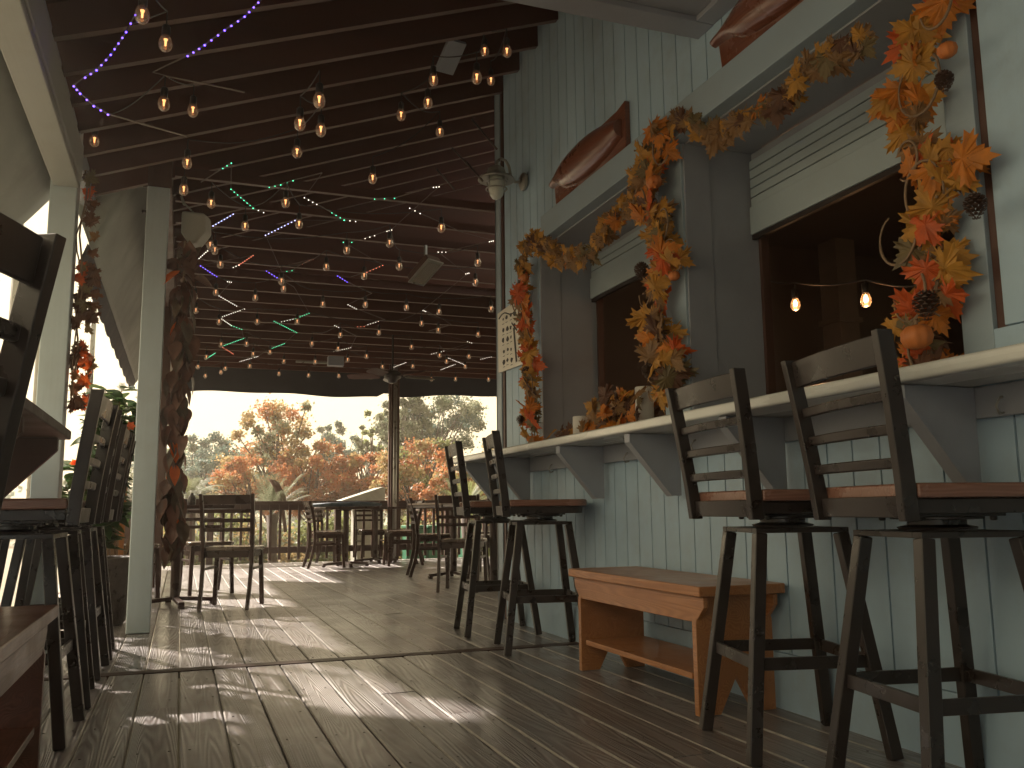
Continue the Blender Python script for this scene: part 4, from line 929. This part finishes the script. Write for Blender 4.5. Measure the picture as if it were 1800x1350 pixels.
# pendant bulbs in the bar room
pe = empty('pendant_string', P(1398, 520, 'x', W+1.2), 0, 'cable with two glowing bulbs inside the bar behind the near window', 'string light'); o = -pe.location
qa, qb = P(1398, 533, 'x', W+1.2), P(1522, 525, 'x', W+1.2); qz = P(1340, 488, 'x', W+1.2); qe = P(1640, 500, 'x', W+1.2)
c = MB(); ta, tb_ = P(1398, 497, 'x', W+1.2), P(1522, 492, 'x', W+1.2)
for a, b_ in ((qz, ta), (ta, tb_), (tb_, qe)): c.tube([(a.lerp(b_, k/8)+o+Vector((0, 0, -.02*math.sin(math.pi*k/8)))) for k in range(9)], .005, 6)
c.tube([ta+o, qa+o+Vector((0, 0, .06))], .004, 6).tube([tb_+o, qb+o+Vector((0, 0, .06))], .004, 6).build('cable', 'cord', pe)
for q in (qa, qb):
    pl_ = bpy.data.lights.new('pendant_glow', 'POINT'); pl_.energy = .4; pl_.color = (1, .5, .22); pl_.shadow_soft_size = .03
    po_ = bpy.data.objects.new('pendant_glow', pl_); COL.objects.link(po_); po_.location = q-Vector((0, 0, .06))
    gl = MB().lathe([(.0001, -.045), (.018, -.04), (.028, -.02), (.026, .005), (.015, .03)], q+o, 14).build('bulb', 'glass', pe, smooth=True)
    MB().lathe([(.016, .028), (.018, .035), (.018, .08), (.0001, .085)], q+o, 10).build('socket', 'cord', gl, smooth=True)
    MB().lathe([(.0001, -.022), (.010, -.015), (.012, 0), (.006, .018), (.0001, .02)], q+o, 8).build('filament', 'bulbhot', gl, smooth=True)
# ------------------------------------------------------------------ LED ropes
Z5 = lambda a, b_: (300+a/3, 250+b_/3)
def rope(label, segs, dep, links=True):
    """segs: list of (points in photo px, colour or None)"""
    allp = [[dep(*p) for p in s_[0]] for s_ in segs]; e = empty('led_rope', allp[0][0], 0, label, 'led rope', 'coloured led ropes under the roof'); o = -allp[0][0]
    c = MB(); beads = {}
    last = None
    for (pp, colr), wp in zip(segs, allp):
        wp = [p+o for p in wp]
        if last is not None and links and (wp[0]-last).length < 2.2: c.tube([last, wp[0]], .0018, 5)
        c.tube(wp, .0038, 5); last = wp[-1]
        if colr:
            for a, b_ in zip(wp[:-1], wp[1:]):
                L = (b_-a).length; n_ = max(2, int(L/(.026 if colr == 'led_violet' and label[:6] == 'violet' else .048)))
                for k in range(n_+1):
                    q = a.lerp(b_, k/n_)+Vector((0, -.004, -.006)); rr = .0040 if colr == 'led_violet' else .0042
                    beads.setdefault(colr, MB()).lathe([(.0001, -rr), (rr*.8, -rr*.5), (rr, 0), (rr*.8, rr*.5), (.0001, rr)], q, 6)
    c.build('rope', 'gcord', e)
    for k, b_ in beads.items(): b_.build('led_beads', k, e)
nd = lambda x, y: PD(x, y, 3.55)
rope('violet led rope curving down to the rafters at the upper left', [(((238, 25), (222, 55), (195, 95), (170, 122), (150, 135)), 'led_violet'), (((150, 135), (128, 150)), None), (((130, 150), (141, 163), (165, 185), (190, 200)), 'led_violet'), (((190, 200), (265, 222), (330, 240)), None)], nd)
rope('violet led rope running to the top edge beside the near bulbs', [(((462, -5), (430, 28), (395, 52), (360, 78), (330, 97)), 'led_violet'), (((330, 97), (268, 127), (300, 135), (360, 147), (430, 162)), None)], nd)
def fz(x, y):
    q = P(x, y, 'z', 2.865)
    return q if q.y < 13.7 else P(x, y, 'y', 13.7)
def far(lst): return [([Z5(*p) for p in pts], c_) for pts, c_ in lst]
V, Gn, Wh, Bw, Rd = 'led_violet', 'led_green', 'led_white', 'led_bluewhite', 'led_red'
rope('zigzag led rope with many colours along the left side of the flat roof', far([(((160, 210), (270, 140)), None), (((275, 135), (320, 107)), Gn), (((318, 245), (435, 345)), Gn), (((435, 345), (490, 368)), Wh), (((330, 377), (195, 455)), Bw),
    (((195, 570), (150, 610)), Wh), (((330, 658), (360, 645)), Wh), (((360, 645), (435, 595)), Rd), (((158, 650), (243, 707)), V), (((300, 733), (320, 736)), Wh), (((255, 808), (348, 862)), Wh), (((390, 877), (262, 922)), Wh), (((262, 925), (320, 965)), Wh), (((320, 965), (375, 985)), Gn),
    (((385, 1033), (275, 1073)), Gn), (((275, 1080), (330, 1115)), Rd), (((235, 1110), (190, 1140)), Gn)]), fz)
rope('zigzag led rope in the second row from the left, green and violet', far([(((520, 235), (580, 222), (645, 200)), Gn), (((645, 200), (800, 160)), None), (((705, 290), (770, 325)), Wh), (((770, 325), (850, 370)), None), (((850, 370), (915, 408)), Gn), (((915, 408), (975, 415)), Wh), (((655, 410), (500, 488)), Bw),
    (((585, 683), (640, 675)), Gn), (((695, 640), (750, 615)), Rd), (((505, 677), (560, 712)), V), (((560, 712), (650, 762)), None), (((730, 900), (660, 928)), Gn), (((660, 928), (585, 945)), Wh), (((545, 942), (665, 1002)), Gn), (((600, 1060), (535, 1085)), Gn), (((460, 1128), (365, 1155)), Wh)]), fz)
rope('faint led rope in the middle rows of the flat roof', far([(((1075, 297), (1180, 293)), Gn), (((1180, 293), (1385, 235)), None), (((1385, 235), (1415, 232)), Wh), (((1165, 460), (1140, 467)), Wh), (((1140, 467), (1075, 490)), None), (((1075, 490), (1025, 505)), Wh), (((955, 525), (910, 525)), Gn), (((1118, 647), (1035, 683)), Rd), (((1035, 683), (950, 710)), None),
    (((880, 703), (930, 735)), V), (((930, 735), (1060, 797)), None), (((935, 855), (978, 877)), Wh), (((978, 877), (1130, 935)), None), (((1095, 943), (1040, 960)), Wh), (((1020, 970), (985, 970)), Rd), (((865, 965), (885, 975)), Wh), (((885, 975), (980, 1022)), None), (((950, 1082), (860, 1102)), Wh)]), fz)
rope('faint white led rope at the right of the flat roof by the bar wall', far([(((1260, 345), (1315, 373)), Wh), (((1315, 373), (1540, 475)), None), (((1700, 518), (1680, 522)), Wh), (((1680, 522), (1450, 577)), None), (((1450, 577), (1410, 577)), Wh), (((1555, 692), (1572, 688)), Wh), (((1330, 885), (1345, 890)), Wh), (((1345, 890), (1440, 935)), None),
    (((1480, 962), (1360, 995)), None), (((1565, 1050), (1587, 1057)), Wh), (((1440, 1100), (1375, 1115)), Wh), (((1465, 1137), (1550, 1172)), Wh), (((1500, 1170), (1425, 1198)), Wh), (((1240, 1160), (1170, 1187)), Wh), (((1690, 1130), (1635, 1143)), Wh)]), fz)
# ------------------------------------------------------------------ outside: shrubs, trees, palms, bins
def leafmat(name, col, tr=.45, var=.3): return mat(name, col, .6, var=var, vscale=1.2, trans=tr)
T = dict(orange=leafmat('tree_leaf_orange', (.44, .19, .085)), gold=leafmat('tree_leaf_gold', (.38, .28, .13)), green=leafmat('tree_leaf_green', (.13, .155, .09)), teal=leafmat('tree_leaf_teal', (.085, .135, .115)), lime=leafmat('shrub_leaf_lime', (.24, .27, .11)), grey=leafmat('shrub_leaf_greygreen', (.21, .225, .15)))
bark = mat('tree_bark', (.10, .075, .06), .9, var=.3, vscale=8, bump=.5)
def leaf_cloud(name, cl, n, size, mats, wts, parent, seed=1, flat=.35):
    g_ = np.random.default_rng(seed); cl = np.array(cl); idx = g_.integers(0, len(cl), n)
    pos = cl[idx, :3] + g_.normal(size=(n, 3))*cl[idx, 3:4]*.46*np.array([1, 1, .8])
    a = g_.normal(size=(n, 3)); a /= np.linalg.norm(a, axis=1)[:, None]; b_ = np.cross(a, g_.normal(size=(n, 3))); b_ /= np.linalg.norm(b_, axis=1)[:, None]
    s_ = (size*g_.uniform(.5, 1.3, n))[:, None]
    v = np.stack([pos-a*s_*.5, pos+b_*s_*flat, pos+a*s_*.5, pos-b_*s_*flat], 1).reshape(-1, 3)
    me = bpy.data.meshes.new(name); me.vertices.add(4*n); me.vertices.foreach_set('co', v.ravel()); me.loops.add(4*n); me.loops.foreach_set('vertex_index', np.arange(4*n)); me.polygons.add(n)
    me.polygons.foreach_set('loop_start', np.arange(n)*4)
    for m in mats: me.materials.append(m)
    cm = g_.choice(len(mats), len(cl), p=np.array(wts)/sum(wts)); mi = cm[idx]; fl_ = g_.random(n) < .22; mi[fl_] = g_.choice(len(mats), fl_.sum())
    me.polygons.foreach_set('material_index', mi.astype(np.int32)); me.update(); me.validate()
    o = bpy.data.objects.new(name, me); COL.objects.link(o); o.parent = parent; return o
def tree(kind, x, y, zc, rx, rz, n, size, mats, wts, label, group, ncl=60, seed=1, z0=-1.1, lean=0, cr=.26):
    r = random.Random(seed); e = empty(kind, (x, y, z0), 0, label, 'tree', group); cl = []
    H = zc-z0
    while len(cl) < ncl:
        u = Vector((r.uniform(-1, 1), r.uniform(-1, 1), r.uniform(-1, 1)))
        if .30 < u.length < 1: cl.append((u.x*rx+lean*u.z, u.y*rx*.8, H+u.z*rz*(1+.15*r.uniform(-1, 1)), rx*cr*r.uniform(.5, 1.25)))
    tk = MB(); tr_ = .05*rz+.05
    tk.tube([(0, 0, 0), (.1*r.uniform(-1, 1), 0, H*.4), (.15*r.uniform(-1, 1), 0, H*.75), (lean*.3, 0, H+rz*.6)], [tr_, tr_*.8, tr_*.5, tr_*.12], 9)
    for c in cl[::2]:
        b0 = Vector((0, 0, max(H*.25, c[2]*.5))); m = b0.lerp(Vector(c[:3]), .5)+Vector((r.uniform(-.2, .2), r.uniform(-.2, .2), r.uniform(0, .3))); tk.tube([b0, m, Vector(c[:3])], [tr_*.35, tr_*.2, .012], 5)
    tk.build('trunk', bark, e, smooth=True); leaf_cloud('crown', cl, n, size, mats, wts, e, seed); return e
def at_(px, py, y): return P(px, py, 'y', y)
TG2 = 'trees beyond the railing'
def ptree(kind, px, py_mid, y, rx, rz, n, size, mats, wts, label, **k):
    n = int(n*1.7); size *= .8; rx *= 1.04; k.setdefault('cr', .19)
    q = at_(px, py_mid, y); return tree(kind, q.x, y, q.z, rx, rz, n, size, mats, wts, label, TG2, **k)
O, Gd, Gr, Te, Li, Gy = (T[k] for k in ('orange', 'gold', 'green', 'teal', 'lime', 'grey'))
ptree('maple_tree', 487, 800, 25, 1.35, 1.55, 9000, .11, (O, Gd, Gy), (3, 4, 2), 'tall orange gold tree rising highest left of the far post', seed=11, ncl=75)
ptree('maple_tree', 438, 858, 23, .9, .7, 6500, .10, (O, Gd), (4, 1), 'low rust orange tree beside the dark green trees at the left', seed=12)
ptree('maple_tree', 560, 845, 24, 1.2, .95, 9000, .10, (O, Gd), (5, 1), 'round bright orange tree in the middle of the view', seed=13, ncl=80)
ptree('maple_tree', 635, 850, 23.5, 1.0, .8, 7500, .10, (O, Gd), (4, 1), 'orange tree just left of the far brown post', seed=14)
ptree('maple_tree', 735, 850, 22, 1.1, 1.15, 9500, .10, (O, Gd, Li), (3, 4, 1), 'orange and gold tree right of the far brown post', seed=15, ncl=85)
ptree('maple_tree', 800, 865, 20, .9, .85, 7000, .10, (Gd, O, Gy), (4, 2, 1), 'golden thin tree at the far right beside the stool backs', seed=16)
ptree('oak_tree', 592, 790, 40, 1.15, 1.1, 6500, .14, (Te, Gr), (3, 2), 'dark green tree standing up behind the orange trees', seed=17, ncl=40)
ptree('oak_tree', 755, 752, 30, 1.75, 1.35, 11000, .13, (Gr, Gy, Te), (3, 2, 2), 'tall green tree touching the valance right of the post', seed=18, ncl=70, lean=.5)
ptree('oak_tree', 712, 745, 29, .9, 1.2, 5000, .13, (Gy, Gr), (2, 2), 'grey green tree directly behind the brown post', seed=22)
ptree('oak_tree', 655, 790, 27, .55, 1.1, 2600, .11, (Gy, Li), (3, 1), 'slender pale tree with thin branches left of the post', seed=19, ncl=26)
ptree('oak_tree', 355, 835, 34, 1.6, 1.35, 8000, .13, (Te, Gr), (3, 2), 'dark teal tree at the far left beside the leaf garland', seed=20)
ptree('oak_tree', 395, 845, 32, 1.2, 1.1, 6000, .13, (Te, Gy), (4, 1), 'lower teal tree right of the darkest one on the left', seed=21)
ptree('oak_tree', 300, 842, 40, 2.4, 1.4, 5500, .17, (Te, Gy), (4, 1), 'teal tree half hidden by the white post', seed=23)
ptree('maple_tree', 860, 850, 26, 1.3, 1.3, 7000, .12, (Gy, Gd), (3, 1), 'pale green tree behind the farthest stool', seed=24)
# understorey hedge seen between the balusters
def shrub(x, y, rx, rz, n, mats, wts, label, seed, z=-.35, size=.085):
    r = random.Random(seed); e = empty('shrub', (x, y, -1.1), 0, label, 'shrub', 'shrubs below the railing'); cl = []
    while len(cl) < 30:
        u = Vector((r.uniform(-1, 1), r.uniform(-1, 1), r.uniform(-1, 1)))
        if u.length < 1: cl.append((u.x*rx, u.y*rx*.6, (z+1.1)+u.z*rz, rx*.3))
    s_ = MB()
    for c in cl[::3]: s_.tube([(0, 0, 0), (c[0]*.5, c[1]*.5, c[2]*.6), c[:3]], [.03, .02, .006], 5)
    s_.build('stems', bark, e); leaf_cloud('foliage', cl, n, size, mats, wts, e, seed)
labs = ['yellow green shrub below the railing at the far left', 'lime shrub behind the railing left of the chair back', 'sunlit shrub behind the railing right of the chair', 'shrub behind the railing left of the middle table', 'grey green shrub behind the railing under the middle table', 'olive shrub behind the railing beside the brown post', 'golden shrub behind the railing right of the brown post', 'pale shrub behind the right hand table']
for i, px in enumerate((320, 395, 470, 540, 610, 680, 745, 815)):
    q = at_(px, 940, 17.3+.5*(i % 3)); shrub(q.x, q.y, 1.0, 1.0, 6500, (Li, Gd, Gy), (3, 1.6, 2), labs[i], 40+i)
# bushes on the left beyond the picket rail
for i, (x, y, lab) in enumerate(((-2.6, 9.5, 'green bush outside the picket rail beyond the planter'), (-3.4, 12.5, 'green bush outside left, farther along the side railing'))):
    shrub(x, y, .9, .8, 4500, (Gr, Li, Gy), (2, 2, 1), lab, 60+i, z=.1)
# palms by the rail
def palm(x, y, z0, h, n, L, label, seed, mats, droop=.7):
    r = random.Random(seed); e = empty('palm', (x, y, z0), 0, label, 'palm', 'palms outside the railing'); MB().tube([(0, 0, 0), (.03, 0, h*.5), (0, 0, h)], [.08, .07, .09], 9).build('trunk', bark, e, smooth=True)
    f = MB()
    for i in range(n):
        a = r.uniform(0, 6.28); el = r.uniform(-.25, 1.35) if droop > .6 else r.uniform(.55, 1.4); d_ = Vector((math.cos(a)*math.cos(el), math.sin(a)*math.cos(el), math.sin(el))); l_ = L*r.uniform(.7, 1.1); prev = Vector((0, 0, h)); mi = 0 if r.random() < .8 else 1
        side = d_.cross(Vector((0, 0, 1)));
        if side.length < .01: side = Vector((1, 0, 0))
        side.normalize(); K = 9
        for k in range(K):
            t = (k+1)/K; p = Vector((0, 0, h))+d_*(l_*t)-Vector((0, 0, 1))*(droop*l_*t*t*.6); seg = (p-prev)
            f.add([prev-side*.006, prev+side*.006, p+side*.004, p-side*.004], [(0, 1, 2, 3)], mi)
            if k > 1:
                for sg_ in (-1, 1):
                    for q_ in (0, .5):
                        b_ = prev.lerp(p, q_); tip = b_+side*sg_*(.24*l_*(1-.55*t))+seg.normalized()*.16*l_-Vector((0, 0, .05*l_)); wv = seg.normalized()*.012
                        f.add([b_-wv, b_+wv, tip], [(0, 1, 2)], mi)
            prev = p
    f.build('fronds', mats, e); return e
q = at_(478, 905, 15.2); palm(q.x, 15.2, -1.1, q.z+1.1, 24, .95, 'spiky pale palm standing behind the railing above the near chair back', 5, [Gy, Gy], droop=.4)
tag(MB().tube([P(a_, b_, 'y', 14.9) for a_, b_ in ((502, 935), (496, 890), (486, 858), (477, 843), (487, 852), (498, 872), (505, 893))], [.03, .03, .04, .05, .045, .035, .01], 7).build('dead_frond', 'brown', smooth=True), 'bent dark dead frond rising over the railing beside the chair back', 'frond')
q = at_(335, 870, 15.6); palm(q.x, 15.6, -1.1, q.z+1.05, 30, .8, 'palm behind the leaf garland at the left end of the railing', 6, [Gy, Li])
q = at_(818, 885, 15.0); palm(q.x, 15.0, -1.1, q.z+1.0, 34, .7, 'small upright palm behind the farthest bar stool', 7, [Li, Gy], droop=.2)
# small structure with sloping lid, bins and green items past the railing
q = at_(628, 880, 15.2); e = empty('park_cabinet', (q.x, 15.2, -1.1), 0, 'grey wooden cabinet with a sloping lid outside the railing by the brown post', 'cabinet')
gw = mat('grey_green_wood', (.34, .34, .29), .7, var=.2, vscale=6)
top = at_(655, 857, 15.2).z+1.1
MB().box(-.05, .38, -.3, .3, .0, top-.22).build('body', gw, e, bevel=.01)
MB().prism([(-.32, top-.25), (-.32, top-.22), (.36, top), (.40, top-.01), (.40, top-.23), (.05, top-.23)], 'y', -.36, .36).build('lid', gw, e, bevel=.006)
gp = mat('green_plastic', (.03, .15, .08), .5, var=.1)
for (px, lab) in ((727, 'green plastic bin lid seen through the railing left of the right chairs'), (765, 'green plastic bin seen between the backs of the right chairs'), (825, 'green plastic bin seen behind the farthest bar stool')):
    q = at_(px, 935, 16.0); e = empty('green_bin', (q.x, 16.0, -1.1), 0, lab, 'bin', 'green bins outside'); hh = q.z+1.1+.12
    MB().box(-.17, .17, -.17, .17, 0, hh-.05).build('body', gp, e, bevel=.02); MB().box(-.19, .19, -.19, .19, hh-.048, hh).build('lid', gp, e, bevel=.01)
# distant woods closing the horizon
g_ = np.random.default_rng(5); cl = []
for i in range(220):
    a = g_.uniform(-1.0, 1.3); R0 = g_.uniform(60, 85); cl.append((R0*math.sin(a), R0*math.cos(a), g_.uniform(-1, 1.6), 1.8))
e = leaf_cloud('distant_woods', cl, 30000, .45, (Te, Gy), (3, 1), None, 8); tag(e, kind='stuff')
# the neighbouring canopy mass outside the left opening (dapples the sunlight)
tree('oak_tree', -6.8, 15.5, 11.2, 3.2, 2.6, 1700, .22, (Gr, Gy), (3, 1), 'very tall thin crowned tree outside to the left of the porch', TG2, seed=31, ncl=60)
sc.render.engine = 'CYCLES'

# ------------------------------------------------------------------ autumn haze in the low sun
hm = bpy.data.materials.new('thin_autumn_haze'); hm.use_nodes = True; hn = hm.node_tree.nodes
for x in list(hn):
    if x.type == 'BSDF_PRINCIPLED': hn.remove(x)
pv = hn.new('ShaderNodeVolumePrincipled'); pv.inputs['Color'].default_value = (1, .89, .72, 1); pv.inputs['Density'].default_value = .0036; pv.inputs['Anisotropy'].default_value = .3
hm.node_tree.links.new(pv.outputs[0], hn['Material Output'].inputs['Volume'])
M['haze'] = hm
tag(MB().box(-125, 125, -125, 125, -2.3, 16).build('haze', 'haze'), kind='stuff')
